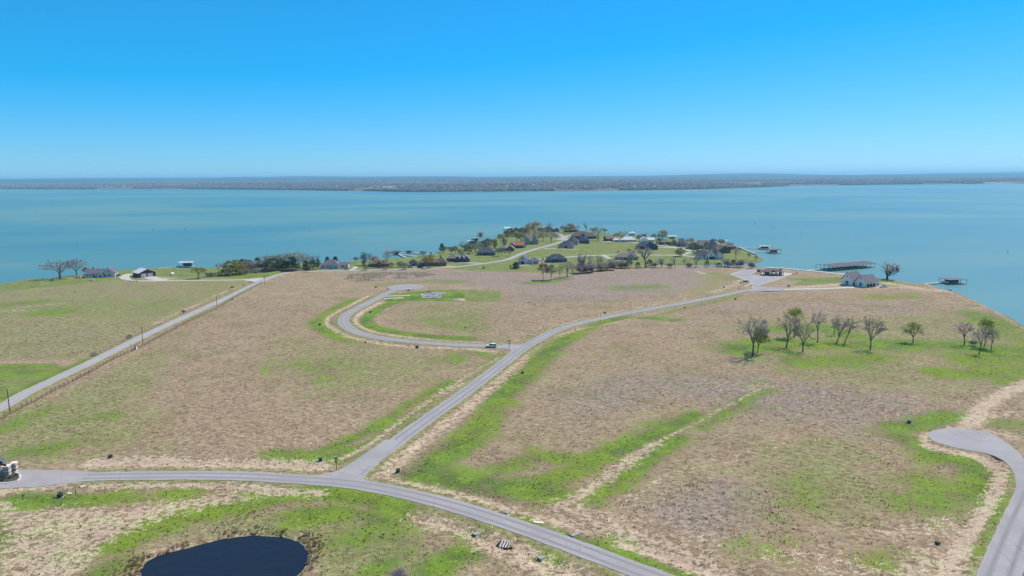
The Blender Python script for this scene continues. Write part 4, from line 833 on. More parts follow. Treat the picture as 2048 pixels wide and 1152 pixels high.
_b = MB(); _b.box(-.5,.5,-.05,.02,0,.08).box(-.5,.5,-.05,.02,.92,1).box(-.5,-.42,-.05,.02,.08,.92).box(.42,.5,-.05,.02,.08,.92).box(-.42,.42,-.045,.02,.47,.53); ME_WIN = _b.mesh('window')
ME_PANE = MB().box(-.42,.42,-.03,.015,.08,.92).mesh('pane')
ME_DOOR = MB().box(-.5,.5,-.04,.02,0,1).mesh('door')
ME_KNOB = MB().box(.3,.4,-.09,-.04,.42,.48).mesh('handle')
_b = MB(); _b.box(-.5,.5,-.02,.02,0,1); [_b.box(-.5,.5,-.05,-.02,.02+.25*k,.235+.25*k) for k in range(4)]; ME_GAR = _b.mesh('garage_door')
_b = MB(); _b.box(-.5,-.47,-.07,.02,0,1.03).box(.47,.5,-.07,.02,0,1.03).box(-.47,.47,-.07,.02,1.0,1.03); ME_GFR = _b.mesh('frame')
for me, m in ((ME_WIN, M_FRAME), (ME_PANE, M_GLASS), (ME_DOOR, M_DOOR), (ME_KNOB, M_FRAME), (ME_GAR, M_GAR_D), (ME_GFR, M_FRAME)): me.materials.append(m)

def hip_roof(x0, x1, y0, y1, z, h, kind, ov=.45, th=.16):
    b = MB(); X0, X1, Y0, Y1 = x0 - ov, x1 + ov, y0 - ov, y1 + ov; w, d = X1 - X0, Y1 - Y0; cx, cy = (X0 + X1) / 2, (Y0 + Y1) / 2
    if kind == 'hip':
        if w >= d: i = d / 2 * .95; r = [(X0 + i, cy), (X1 - i, cy)]
        else: i = w / 2 * .95; r = [(cx, Y0 + i), (cx, Y1 - i)]
        e = [(X0,Y0),(X1,Y0),(X1,Y1),(X0,Y1)]
        vs_ = [(x, y, z) for x, y in e] + [(x, y, z - th) for x, y in e] + [(x, y, z + h) for x, y in r]
        top = [(0,1,9,8),(1,2,9),(2,3,8,9),(3,0,8)] if w >= d else [(0,1,8),(1,2,9,8),(2,3,9),(3,0,8,9)]
        b.add(vs_, top + [(0,4,5,1),(1,5,6,2),(2,6,7,3),(3,7,4,0),(4,7,6,5)])
    else:
        if kind == 'gx': A = [(X0, Y0, z), (X0, cy, z + h), (X0, Y1, z)]; D = Vector((w, 0, 0))
        else: A = [(X1, Y0, z), (cx, Y0, z + h), (X0, Y0, z)]; D = Vector((0, d, 0))
        A = [Vector(a) for a in A]; dn = Vector((0, 0, -th)); v = []
        for o in (Vector((0, 0, 0)), D): v += [a + o for a in A] + [a + o + dn for a in A]
        b.add(v, [(0,1,7,6),(1,2,8,7),(3,9,10,4),(4,10,11,5),(0,3,4,1),(1,4,5,2),(6,7,10,9),(7,8,11,10),(0,6,9,3),(2,5,11,8)])
    return b
def wall_box(b, x0, x1, y0, y1, z, kind, h, base=-.5):
    cx, cy = (x0 + x1) / 2, (y0 + y1) / 2; hh = h * .93
    if kind == 'hip': b.box(x0, x1, y0, y1, base, z)
    elif kind == 'gx': b.add([(x0,y0,base),(x0,y1,base),(x0,y1,z),(x0,cy,z+hh),(x0,y0,z),(x1,y0,base),(x1,y1,base),(x1,y1,z),(x1,cy,z+hh),(x1,y0,z)], [(0,4,3,2,1),(5,6,7,8,9),(0,5,9,4),(1,2,7,6),(4,9,8,3),(2,3,8,7)])
    else: b.add([(x0,y0,base),(x1,y0,base),(x1,y0,z),(cx,y0,z+hh),(x0,y0,z),(x0,y1,base),(x1,y1,base),(x1,y1,z),(cx,y1,z+hh),(x0,y1,z)], [(0,1,2,3,4),(5,9,8,7,6),(0,4,9,5),(1,6,7,2),(4,3,8,9),(2,7,8,3)])

def put(me, m, parent, x, y, z, w, h, rz, name):
    o = link(name, me, m, parent); o.location = (x, y, z); o.rotation_euler = (0, 0, rz); o.scale = (w, 1, h); return o
def opening(e, side, box, u, kind, w, h, z0, gm=None):
    x0, x1, y0, y1 = box
    if side == 'f': x, y, rz = x0 + (x1 - x0) * u, y0, 0
    elif side == 'r': x, y, rz = x1, y0 + (y1 - y0) * u, math.pi / 2
    else: x, y, rz = x0, y0 + (y1 - y0) * u, -math.pi / 2
    if kind == 'w':
        o = put(ME_WIN, None, e, x, y, z0, w, h, rz, 'window'); link('pane', ME_PANE, None, o)
    elif kind == 'd':
        o = put(ME_DOOR, None, e, x, y, z0, w, h, rz, 'door'); link('handle', ME_KNOB, None, o)
    else:
        o = put(ME_GAR, gm or M_GAR_D, e, x, y, z0, w, h, rz, 'garage_door'); link('frame', ME_GFR, None, o)

def house(label, px, py, wpx, rz, wall, roof, masses, name='house', gar=None, chimney=None, cat='house', group='lakeside houses', roofs=None):
    """masses: (u0, u1, front offset y, depth, eaves, roof kind, roof rise, openings); u runs -.5 .. .5 over the whole width"""
    p = ground(px, py); Wd = wpx * mpp(px, py); e = thing(name, label, cat, (p.x, p.y, max(p.z, 0) + .12), R(rz), group)
    b = MB(); boxes = []
    for (u0, u1, yo, d, ev, kd, rise, ops) in masses:
        bx = (u0 * Wd, u1 * Wd, yo, yo + d); boxes.append(bx); wall_box(b, *bx, ev, kd, rise)
        i = len(boxes)
    wo_ = b.build('wall', WLm[wall], e)
    for k, (bx, ms) in enumerate(zip(boxes, masses)):
        rm = RF[(roofs or {}).get(k, roof)]; rf = hip_roof(*bx, ms[4] + .003 * k, ms[6], ms[5]).build('roof', rm, e)
        if chimney == k:
            cx = bx[0] + (bx[1] - bx[0]) * .35; cy = (bx[2] + bx[3]) / 2 + .8; MB().box(cx, cx + 1.1, cy, cy + .8, ms[4], ms[4] + ms[6] + .9).box(cx - .1, cx + 1.2, cy - .1, cy + .9, ms[4] + ms[6] + .9, ms[4] + ms[6] + 1.05).build('chimney', M_CHIM, rf)
        ops = ms[7]
        if ops == 'auto':
            n = max(1, int((bx[1] - bx[0]) / 3.6)); ops = [('f', (q + .5) / n, 'd' if (q == n // 2 and k == 0 and n > 1) else 'w') for q in range(n)] + [('r', .35, 'w'), ('r', .7, 'w')]
        for o in ops:
            s, u, kd = o[:3]
            if kd == 'w': opening(e, s, bx, u, 'w', *(o[3:6] if len(o) > 3 else (1.4, 1.5, .9)))
            elif kd == 'd': opening(e, s, bx, u, 'd', *(o[3:6] if len(o) > 3 else (1.2, 2.2, .05)))
            else: opening(e, s, bx, u, 'g', *(o[3:6] if len(o) > 3 else (3.0, 2.4, .05)), gm=gar)
    return e
A = 'auto'; GW = ('f', .5, 'w', 1.2, 1.4, 3.6)
# left shore
house('grey two-winged cottage with dormer gable at the far left shore', 201, 554.5, 54, 16, 'lilac', 'purple', [(-.5,.06,0,9,3.0,'gx',3.6,[('f',.12,'w'),('f',.3,'w'),('f',.5,'d'),('f',.72,'w'),('f',.9,'w')]),(.06,.5,-1.5,11,3.2,'gy',4.6,[('f',.25,'w',2.2,1.6,.8),('f',.6,'w',2.2,1.6,.8),GW,('r',.5,'w')]),(-.08,.12,-2.6,5,2.8,'gy',1.8,[('f',.5,'d')])], chimney=0)
house('red barn garage with white metal roof and two white doors', 295, 554, 32, 46, 'red', 'white', [(-.5,.5,0,14,3.4,'gy',3.2,[('f',.28,'g',4.2,2.9,.05),('f',.68,'g',4.2,2.9,.05),('f',.93,'d')])], name='barn', gar=M_GAR_W, cat='barn')
house('purple-roofed house with brick garage wing right of the wood', 669, 537, 53, 4, 'lilac', 'purple', [(-.5,.18,0,12,3.0,'hip',4.6,A),(-.08,.2,-2,6,3.0,'gy',3.0,[('f',.5,'w',2.4,1.6,.8)]),(.18,.5,1,8,2.9,'gx',2.2,[('f',.4,'w',2.2,1.4,.9),('f',.8,'w')])])
house('low brown-roofed house half hidden by the rust-brown tree', 757, 534, 40, 0, 'brown', 'brown', [(-.5,.5,0,10,2.8,'hip',2.8,A),(-.1,.25,-1.5,6,2.8,'gy',2.6,[('f',.5,'w')])])
house('small brown garage with steep gable left of the brick house', 827.5, 532, 16, 12, 'tan', 'dark', [(-.5,.5,0,8,2.8,'hip',3.2,[('f',.5,'g',2.8,2.2,.05),('r',.5,'w')])], name='garage', cat='garage')
house('long brick house behind the big golden tree', 865, 532, 56, 3, 'brick', 'brown', [(-.5,.12,0,12,3.0,'hip',4.4,A),(.12,.5,-1,11,3.1,'hip',5.2,[('f',.3,'w'),('f',.6,'w'),('r',.4,'w')]),(-.3,-.1,-1.6,5,3.0,'gy',2.6,[('f',.5,'w')])], chimney=1)
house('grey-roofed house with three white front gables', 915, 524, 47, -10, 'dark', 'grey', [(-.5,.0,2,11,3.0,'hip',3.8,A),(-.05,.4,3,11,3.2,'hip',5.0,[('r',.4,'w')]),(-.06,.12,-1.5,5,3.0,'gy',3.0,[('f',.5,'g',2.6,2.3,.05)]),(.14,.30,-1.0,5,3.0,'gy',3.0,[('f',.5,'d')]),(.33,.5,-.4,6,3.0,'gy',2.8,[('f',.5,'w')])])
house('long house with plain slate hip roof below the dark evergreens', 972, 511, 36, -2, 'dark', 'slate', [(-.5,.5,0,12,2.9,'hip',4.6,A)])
house('pair of low grey gabled roofs beside the orange roof', 1011, 502.6, 33, -6, 'brown', 'grey', [(-.5,.1,1,10,2.8,'hip',3.4,A),(.08,.5,-.5,11,2.9,'gy',3.4,[('f',.3,'w'),('f',.72,'g')])])
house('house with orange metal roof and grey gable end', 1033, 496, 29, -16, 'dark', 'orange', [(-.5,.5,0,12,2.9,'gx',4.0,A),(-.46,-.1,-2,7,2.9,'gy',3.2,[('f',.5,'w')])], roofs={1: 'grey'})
house('large house with many steep grey gables near the peninsula tip', 1062, 489, 31, 10, 'stone', 'grey', [(-.5,.5,2,13,3.2,'hip',5.8,A),(-.45,-.05,-1,8,3.2,'gy',4.8,[('f',.5,'w')]),(.1,.45,-.5,8,3.2,'gy',5.2,[('f',.5,'w'),('r',.5,'w')])])
house('new grey house with tall white gable and brown wing on bare soil', 1057, 528.6, 41, -12, 'lilac', 'purple', [(-.5,-.06,-1,10,4.2,'gy',4.0,[('f',.5,'g',3.4,2.6,.05),('f',.5,'w',1.6,1.6,4.2),('f',.15,'w')]),(-.06,.5,2,9,2.8,'hip',2.8,[('f',.3,'w'),('f',.6,'d'),('f',.85,'w')]),(-.02,.26,.2,5,2.8,'gy',2.2,[('f',.5,'w')])])
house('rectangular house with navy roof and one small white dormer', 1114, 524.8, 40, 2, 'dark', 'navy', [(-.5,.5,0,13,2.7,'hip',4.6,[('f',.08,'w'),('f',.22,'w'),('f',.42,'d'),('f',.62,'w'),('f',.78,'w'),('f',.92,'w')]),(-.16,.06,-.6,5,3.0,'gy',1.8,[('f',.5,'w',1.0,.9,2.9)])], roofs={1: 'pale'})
house('slate-roofed house with two dark garage doors at the lane bend', 1132, 497, 31, -8, 'tan', 'slate', [(-.5,.5,0,13,3.0,'hip',5.2,[('f',.2,'w'),('f',.5,'g',3.6,2.5,.05),('f',.8,'g',2.6,2.5,.05),('r',.4,'w')]),(.1,.48,-1.6,5,2.8,'gy',2.4,[('f',.5,'w')])])
house('slate-roofed house with paired gables behind the garage-fronted one', 1143, 490, 25, -12, 'tan', 'slate', [(-.5,.5,1,13,3.2,'hip',6.2,A),(-.1,.35,-1.5,7,3.2,'gy',5.2,[('f',.5,'w')])])
house('navy-roofed house third in the row toward the open lawn', 1165, 487, 26, -14, 'teal', 'navy', [(-.5,.4,0,13,3.2,'hip',5.8,A),(.2,.5,-1.5,8,3.0,'hip',3.0,[('f',.5,'g'),('r',.5,'w')])])
house('sprawling house with broad brown hip roofs behind the row', 1170, 477.5, 46, 6, 'brown', 'brown', [(-.5,.3,2,15,3.2,'hip',6.0,A),(-.05,.5,-1.5,12,3.0,'hip',4.8,[('f',.2,'w'),('f',.5,'g'),('f',.8,'w'),('r',.4,'w')]),(-.2,.02,-.5,6,3.2,'gy',3.8,[('f',.5,'w')])], chimney=0)
house('low house with blue garage at the very tip of the peninsula', 1101, 464, 34, -6, 'dark', 'dark', [(-.5,.2,0,12,2.9,'hip',4.2,A),(.2,.5,-1.5,9,2.9,'hip',3.6,[('f',.5,'g',5,2.4,.05)])], gar=plain('pale_blue_garage_door', (150, 160, 180), .6, .1))
house('brown-roofed house behind the round brown tree', 1143, 464.5, 25, 4, 'brown', 'brown', [(-.5,.5,0,12,2.9,'hip',4.4,A)])
house('dark barn with tan roof on the lawn before the water', 1220, 482.4, 16, 12, 'dark', 'tan', [(-.5,.5,0,10,3.2,'gx',3.6,[('f',.3,'w'),('f',.7,'d'),('l',.5,'g',2.6,2.4,.05)])], name='barn', cat='barn')
house('small white-roofed shed right of the dark barn', 1233, 484, 12, 0, 'white', 'white', [(-.5,.5,0,7,2.6,'hip',2.2,[('f',.35,'w'),('f',.7,'d')])], name='shed', cat='shed')
house('long low house with white-blue hip roof facing the drive', 1258, 484.2, 29, 2, 'cream', 'white', [(-.5,.5,0,11,2.7,'hip',3.6,A)])
house('white gable-fronted house with pale metal roof near the east docks', 1295, 485.5, 27, -6, 'white', 'white', [(-.5,.0,-1,10,4.0,'gy',3.2,[('f',.5,'w',1.8,1.6,1),('f',.8,'d')]),(0,.5,1,10,3.4,'gx',2.6,[('f',.3,'w'),('f',.7,'w')])])
house('teal-walled house with wide slate roof and white porch car', 1294, 498.6, 43, -12, 'teal', 'slate', [(-.5,.1,2,12,3.0,'hip',4.8,A),(-.14,.42,-.5,12,3.4,'gy',5.4,[('f',.3,'w'),('f',.6,'d'),('f',.85,'w')]),(.25,.5,-2.5,7,3.0,'gy',3.2,[('f',.5,'g'),('r',.5,'w')])])
house('grey-roofed house beside the yellow fan tree', 1332, 489.5, 18, 4, 'brown', 'tan', [(-.5,.5,0,11,2.9,'hip',3.8,A)])
house('small tan garage with steep gable left of the turreted house', 1348, 490.5, 14, -8, 'tan', 'tan', [(-.5,.5,0,8,2.8,'gy',3.8,[('f',.5,'g',3,2.3,.05)])], name='garage', cat='garage')
house('purple-roofed house with tall clipped gable east of the tan garage', 1367, 493, 24, -10, 'grey', 'purple', [(-.5,.5,0,12,3.0,'hip',4.2,[('f',.15,'g'),('f',.5,'w'),('f',.8,'w')]),(-.35,.05,1,9,4.2,'gx',4.6,[('f',.5,'w')])])
house('largest east house with long mauve-grey roofs and tower gables', 1407, 499, 60, -4, 'tan', 'mauve', [(-.5,-.1,1,13,3.2,'hip',5.4,A),(-.14,.22,3,14,3.4,'gx',6.0,[('f',.2,'w'),('f',.8,'w')]),(.14,.5,0,14,3.4,'hip',7.2,[('f',.3,'w'),('f',.6,'w'),('r',.4,'w')]),(.02,.18,-1.5,6,3.4,'gy',4.6,[('f',.5,'d')])], roofs={2: 'slate', 3: 'slate'})
house('white house with dark slate roof and blue garage near the creek', 1420, 518.5, 52, -10, 'white', 'slate', [(-.5,-.1,1.5,10,3.0,'gx',4.2,[('f',.3,'w'),('f',.7,'w')]),(-.15,.22,-1.5,12,3.6,'gy',4.6,[('f',.6,'g',5.2,2.6,.05),('f',.14,'d'),GW]),(.2,.5,0,11,3.2,'gy',4.6,[('f',.3,'w'),('f',.75,'w'),('r',.4,'w')])], chimney=1, roofs={1: 'mauve'})
house('brown gabled house on the east point behind the white one', 1449, 506.5, 27, 12, 'brick', 'brown', [(-.5,.5,0,13,3.0,'gy',4.6,[('f',.25,'w'),('f',.5,'d'),('f',.75,'w'),('r',.4,'w')]),(-.5,-.1,2,9,3,'gx',3.6,[])])
house('low brown-roofed house last on the east point by the sea wall', 1462, 499, 22, 4, 'brown', 'orange', [(-.5,.5,0,10,2.7,'hip',2.8,A)], roofs={0: 'brown'})
house('mauve-roofed single-storey house among lawns above the creek', 1256, 520.4, 42, 2, 'tan', 'mauve', [(-.5,.2,1,11,2.9,'hip',3.4,A),(-.02,.5,0,12,2.9,'hip',4.8,[('f',.75,'w'),('r',.4,'w')]),(-.02,.26,-1.6,5,2.9,'gy',2.8,[('f',.5,'w',2.4,1.5,.9)])])
house('big white house with two steep grey gables and three dark garage doors', 1741, 574.6, 51, 24, 'plaster', 'grey', [(-.25,.38,0,9.5,3.6,'gx',5.0,[('f',.16,'g',2.8,2.5,.05),('f',.43,'g',2.8,2.5,.05),('f',.70,'g',2.8,2.5,.05),('f',.92,'w',1.0,1.4,1),('l',.5,'w',2.0,2.8,.3),('l',.5,'w',1.0,1.4,5.4)]),(-.36,.2,9.8,10,3.8,'gx',5.8,[('f',.1,'d',1.6,2.6,.05),('l',.5,'w',2.6,3.0,.2),('l',.5,'w',1.0,1.4,5.8)]),(.38,.54,1,7,3.2,'gx',2.6,[('f',.5,'d')])], cat='house', group=None)

# ---------------------------------------------------------------- pavilion at the parking lot
M_WOODD = plain('dark_timber', (74, 62, 54), .8, .25, 1.5); M_WOODL = plain('grey_dock_timber', (198, 182, 166), .9, .25, 1.0); M_POST = plain('weathered_post', (112, 98, 86), .9, .25, 1.0); M_STEEL = plain('dull_steel', (150, 150, 154), .5, .15, 1.0, metal=.4)
M_STONE = plain('pale_stone', (176, 166, 152), .9, .3, 2.0)
def pavilion():
    p = ground(1549, 551.5); Wd = 42 * mpp(1549, 551); e = thing('pavilion', 'open lakeside pavilion with brown roof, white counters and stone chimney', 'pavilion', (p.x, p.y, .1), R(-6))
    h = Wd / 2
    hip_roof(-h, h * .8, 0, 9, 3.0, 2.0, 'hip', .6).build('roof', RF['brown'], e); hip_roof(-h * .35, h * .05, -1.6, 5, 3.02, 1.5, 'gy', .3).build('roof', RF['brown'], e)
    for x in (-h, -h * .35, h * .05, h * .45, h * .8):
        for y in (-.1, 8.8):
            MB().box(x - .2, x + .2, y, y + .4, -.4, 3.0).build('column', M_WOODD, e)
    MB().box(-h * .75, -h * .42, 1, 6, -.3, 2.7).build('storage_room', WLm['dark'], e); MB().box(-h * .3, h * .02, 3.0, 3.6, -.3, 1.6).build('counter', WLm['white'], e); MB().box(h * .1, h * .42, 3.4, 4.0, -.3, 1.5).build('counter', WLm['white'], e)
    MB().box(h * .48, h * .76, 2, 3.6, -.3, 2.8).box(h * .54, h * .70, 2.2, 3.4, 2.8, 5.4).box(h * .52, h * .72, 2.1, 3.5, 5.4, 5.6).build('chimney', M_STONE, e)
pavilion()
sheet('pavilion_floor', W([(1520,551.4),(1522,546.5),(1566,544.5),(1600,545.5),(1572,552)]), .058, M_CONC)
def kiosk():
    p = ground(1517, 547.2); e = thing('notice_board', 'red-brown roofed notice board on two posts by the parking lot', 'notice board', p, 0)
    for x in (-1.2, 1.2): MB().box(x - .12, x + .12, -.12, .12, -.3, 3.0).build('post', M_WOODD, e)
    MB().box(-1.1, 1.1, -.06, .06, 1.2, 2.8).build('board', plain('red_brown_board', (126, 84, 74), .8, .2), e); hip_roof(-1.4, 1.4, -.6, .6, 3.0, .7, 'gx', .2).build('roof', RF['orange'], e)
kiosk()
def mailboxes():
    p = ground(1491, 567.6); e = thing('mailbox_stand', 'dark cluster mailbox stand beside the road to the parking lot', 'mailbox', p, R(10))
    for x in (-1.6, 0, 1.6): MB().box(x - .08, x + .08, -.08, .08, -.3, 1.4).build('post', M_WOODD, e)
    MB().box(-2.1, 2.1, -.3, .3, 1.3, 2.3).build('box', WLm['dark'], e); MB().box(-2.3, 2.3, -.4, .4, 2.3, 2.4).build('lid', WLm['dark'], e)
mailboxes()
def picnic(px, py, label):
    p = ground(px, py); e = thing('picnic_table', label, 'table', p, R(15))
    MB().box(-1, 1, -.4, .4, .72, .78).build('table_top', M_WOODD, e)
    for s in (-1, 1): MB().box(-1, 1, s * .75 - .15, s * .75 + .15, .42, .47).build('bench', M_WOODD, e)
    for x in (-.7, .7): MB().box(x - .05, x + .05, -.75, .75, .36, .42).box(x - .05, x + .05, -.3, -.2, -.2, .72).box(x - .05, x + .05, .2, .3, -.2, .72).build('leg', M_WOODD, e)
picnic(1586.5, 549, 'dark picnic table by the path right of the pavilion'); picnic(1593, 547.5, 'second dark picnic table farther along the shore path')

# ---------------------------------------------------------------- sea walls
M_WALLC = plain('sea_wall_concrete', (208, 200, 190), .9, .18, .4, obj=False)
def seawall(pts, label, h=.35, w=.9):
    p = [at(x, y, WATER_Z) for x, y in pts]; b = MB()
    for i in range(len(p) - 1): b.beam((p[i].x, p[i].y, -3), (p[i + 1].x, p[i + 1].y, -3), w, 3 + h)
    o = b.build('sea_wall', M_WALLC); return tag(o, label, 'sea wall')
seawall([(1478,496),(1482,498),(1495,503.8),(1512,510.6)], 'pale sea wall edging the green point below two piers', .3, 1.2)
seawall([(1528,538),(1560,538.8),(1607,543.6),(1648,547.7),(1697,552.2),(1716,554)], 'long pale sea wall from the pavilion to the white house', .3, 3.2)

# ---------------------------------------------------------------- docks
M_HULL = plain('white_hull', (214, 214, 214), .3, .06, spec=.5); M_COVER = plain('navy_boat_cover', (44, 52, 72), .8, .2)
def pier(e, p0, p1, w=2.0, z=-.25, step=6.0):
    """a walkway part with its own posts, in the dock's local frame"""
    a = Vector((p0[0], p0[1], z)); b2 = Vector((p1[0], p1[1], z)); wk = MB().beam(a, b2, w, .18).build('walkway', M_WOODL, e); L = (b2 - a).length; n = max(2, int(L / step))
    d = (b2 - a).normalized(); nn = Vector((-d.y, d.x, 0))
    for k in range(n):
        for s in (-1, 1):
            q = a + d * (L * (k + .5) / n) + nn * s * (w / 2 + .06); MB().tube((q.x, q.y, -3.2), (q.x, q.y, z + .5), .11, .11, 5).build('pile', M_POST, wk)
def dock(label, px, py, wpx, depth, rz, roof=None, rk='hip', h=3.2, rise=1.4, to=None, room=False, upper=False, boat=False):
    p = at(px, py, WATER_Z); Wd = wpx * mpp(px, py); e = thing('boat_dock', label, 'dock', (p.x, p.y, 0), R(rz), 'private docks'); hx = Wd / 2
    b = MB(); b.box(-hx, hx, depth - 1.4, depth, -.5, -.25).box(-hx, -hx + 1.2, 0, depth - 1.4, -.5, -.25).box(hx - 1.2, hx, 0, depth - 1.4, -.5, -.25); b.build('deck', M_WOODL, e)
    nx_ = max(2, int(Wd / 4.5) + 1)
    for i in range(nx_):
        for y in (.1, depth - .1):
            x = -hx + .1 + (Wd - .2) * i / (nx_ - 1); MB().box(x - .1, x + .1, y - .1, y + .1, -3.4, h - 1.2).build('post', M_POST, e)
    if roof: hip_roof(-hx, hx, 0, depth, h - 1.2, rise, rk, .5).build('roof', RF[roof], e)
    else:
        MB().box(-hx, hx, -.1, .1, h - 1.4, h - 1.2).box(-hx, hx, depth - .2, depth, h - 1.4, h - 1.2).build('top_beam', M_POST, e)
    if room: MB().box(-hx * .5, hx * .5, depth * .35, depth * .9, -.25, h - 1.3).build('storage_room', WLm['teal'], e)
    if upper:
        MB().box(-hx, hx, 0, depth, h - 1.35, h - 1.2).build('upper_deck', M_WOODL, e)
    if to:
        q = at(*to, WATER_Z); l = Matrix.Rotation(-R(rz), 3, 'Z') @ (q - p); s0 = (hx if l.x > 0 else -hx, depth * .6); pier(e, (s0[0], s0[1]), (l.x, l.y))
    if boat:
        w = min(Wd * .55, 3.0); bt = thing('motor_boat', 'white boat hanging in the ' + boat, 'boat', e.location + Matrix.Rotation(R(rz), 3, 'Z') @ Vector((0, depth * .35, -.2)), R(rz + 90), 'boats at the docks'); boat_parts(bt, 6.0, 2.3, M_HULL)
    return e
def boat_parts(e, L, Wd, cover):
    b = MB(); pr = [(-L/2, .9), (0, 1.0), (L*.3, .8), (L*.5, .05)]; v = []
    for x, k in pr: v += [(x, -Wd/2*k, .9), (x, -Wd/2*k*.6, .2), (x, 0, 0), (x, Wd/2*k*.6, .2), (x, Wd/2*k, .9)]
    f = [(i*5+k, i*5+k+1, i*5+k+6, i*5+k+5) for i in range(3) for k in range(4)] + [(0,1,2,3,4)[::-1], (0,5,10,15,19,14,9,4)]; b.add(v, f); b.build('hull', M_HULL, e)
    MB().add([(-L*.42,-Wd*.4,.91),(L*.28,-Wd*.36,.91),(L*.28,Wd*.36,.91),(-L*.42,Wd*.4,.91),(-L*.3,-Wd*.2,1.45),(L*.1,-Wd*.2,1.5),(L*.1,Wd*.2,1.5),(-L*.3,Wd*.2,1.45)], [(0,1,5,4),(1,2,6,5),(2,3,7,6),(3,0,4,7),(4,5,6,7)]).build('cover', M_COVER if cover is not M_HULL else M_STEEL, e)
dock('far left dock with small upper shade roof and long pier by the farm', 371, 535.5, 27, 9, 6, 'pale', 'gx', 4.6, 1.0, to=(306,540), room=True)
dock('flat red-roofed dock on its own short pier beyond the rust-brown tree', 778, 506.5, 15, 7, -8, 'orange', 'gx', 2.8, .6, to=(812,517))
dock('dark-roofed dock between the red-roofed and open docks', 792, 510.6, 11, 8, -6, 'dark', 'gx', 3.2, 1.2, to=(848,517), room=True)
dock('dock with white flat roof at the end of the long pier', 817, 508, 20, 8, 4, None, 'gx', 3.0, .5, to=(858,511), room=True)
dock('dark dock with white boat in the small cove', 897, 500.5, 17, 8, 0, 'dark', 'gx', 2.6, .8, boat='cove dock by the leaning pine')
dock('small hip-roofed dock alone off the wooded shore', 925, 491.4, 12, 8, 4, 'tan', 'hip', 3.0, 2.0, to=(940,493))
dock('white-roofed dock in front of the dark evergreen', 942, 487.2, 11, 8, 6, 'white', 'gx', 3.2, .6, room=True)
dock('open-framed two-storey dock with dark room behind the white-roofed one', 953, 482.6, 12, 8, 0, None, 'gx', 4.2, .5, upper=True, room=True)
dock('brown hip-roofed dock at the end of the longest pier', 961, 474.2, 13, 10, 2, 'brown', 'hip', 4.4, 2.4, to=(1004,471.4), room=True)
dock('low roofless dock with a pier under the longest pier', 966, 481.4, 5, 6, 0, None, 'gx', 1.6, .2, to=(992,480.6))
dock('white-roofed boathouse off the north shore evergreens', 1015, 461.2, 12, 9, 8, 'white', 'gx', 3.6, 1.6)
dock('red and white roofed boathouse off the dark barn', 1266, 471.2, 12, 9, 0, 'white', 'hip', 3.2, 2.4, to=(1252,473), room=True)
dock('brown-roofed boathouse behind the white gable-fronted house', 1290, 474, 13, 9, 0, 'mauve', 'gx', 3.6, 1.2, room=True)
dock('pale flat-roofed dock behind the tan garage', 1346, 478, 17, 9, 4, 'white', 'gx', 3.4, .7, room=True)
dock('white-framed open dock behind the largest east house', 1446, 486.6, 20, 8, 2, 'pale', 'gx', 3.4, .5, to=(1440,490), room=True)
dock('open dock with flat frame at the end of the upper east pier', 1533, 499.2, 24, 9, 4, None, 'gx', 3.6, .4, to=(1480,497.4), upper=True, room=True)
dock('brown-roofed enclosed dock at the end of the lower east pier', 1552, 507, 21, 10, 4, 'brown', 'gx', 3.6, .9, to=(1496,504.6), room=True)
dock('lone dock with grey roof and blue room at the far right', 1915, 569, 38, 11, 2, 'grey', 'hip', 3.6, .9, to=(1848,570.5), room=True)

# the long community dock
def marina():
    a = at(1663, 542.5, WATER_Z); b2 = at(1750, 535.2, WATER_Z); L = (b2 - a).length; rz = math.atan2(b2.y - a.y, b2.x - a.x); Dp = 17.0
    e = thing('community_dock', 'long covered community dock with brown-grey metal roof and many slips', 'dock', (a.x, a.y, 0), rz)
    hip_roof(0, L, 0, Dp, 2.5, 1.2, 'gx', .6).build('roof', RF['mauve2'], e)
    n = 10
    for i in range(n + 1):
        x = .2 + (L - .4) * i / n
        for y in (.2, Dp * .5, Dp - .2): MB().box(x - .12, x + .12, y - .12, y + .12, -3.4, 2.5 if y != Dp * .5 else 3.5).build('post', M_STEEL, e)
        MB().box(x - .45, x + .45, .3, Dp * .5 - 1.2, -.5, -.25).build('finger', M_WOODL, e)
    MB().box(-1, L, Dp * .5 - 1.2, Dp * .5 + 1.2, -.52, -.26).build('walkway', M_WOODL, e)
    M = e.matrix_basis if False else (Matrix.Translation((a.x, a.y, 0)) @ Matrix.Rotation(rz, 4, 'Z'))
    q = at(1607, 543.4, WATER_Z); l = M.inverted() @ Vector((q.x, q.y, 0)); pier(e, (-1, Dp * .5), (l.x, l.y), 2.4)
    W_ = ['first', 'second', 'third', 'fourth', 'fifth', 'sixth', 'seventh']
    for i in range(7):
        x = .2 + (L - .4) * (i + .5) / n; w = M @ Vector((x, 3.6, -1.0)); bt = thing('motor_boat', 'covered dark boat in the ' + W_[i] + ' front slip of the community dock from shore', 'boat', w, rz - math.pi / 2, 'boats at the docks'); boat_parts(bt, 6.4, 2.5, M_COVER)
marina()
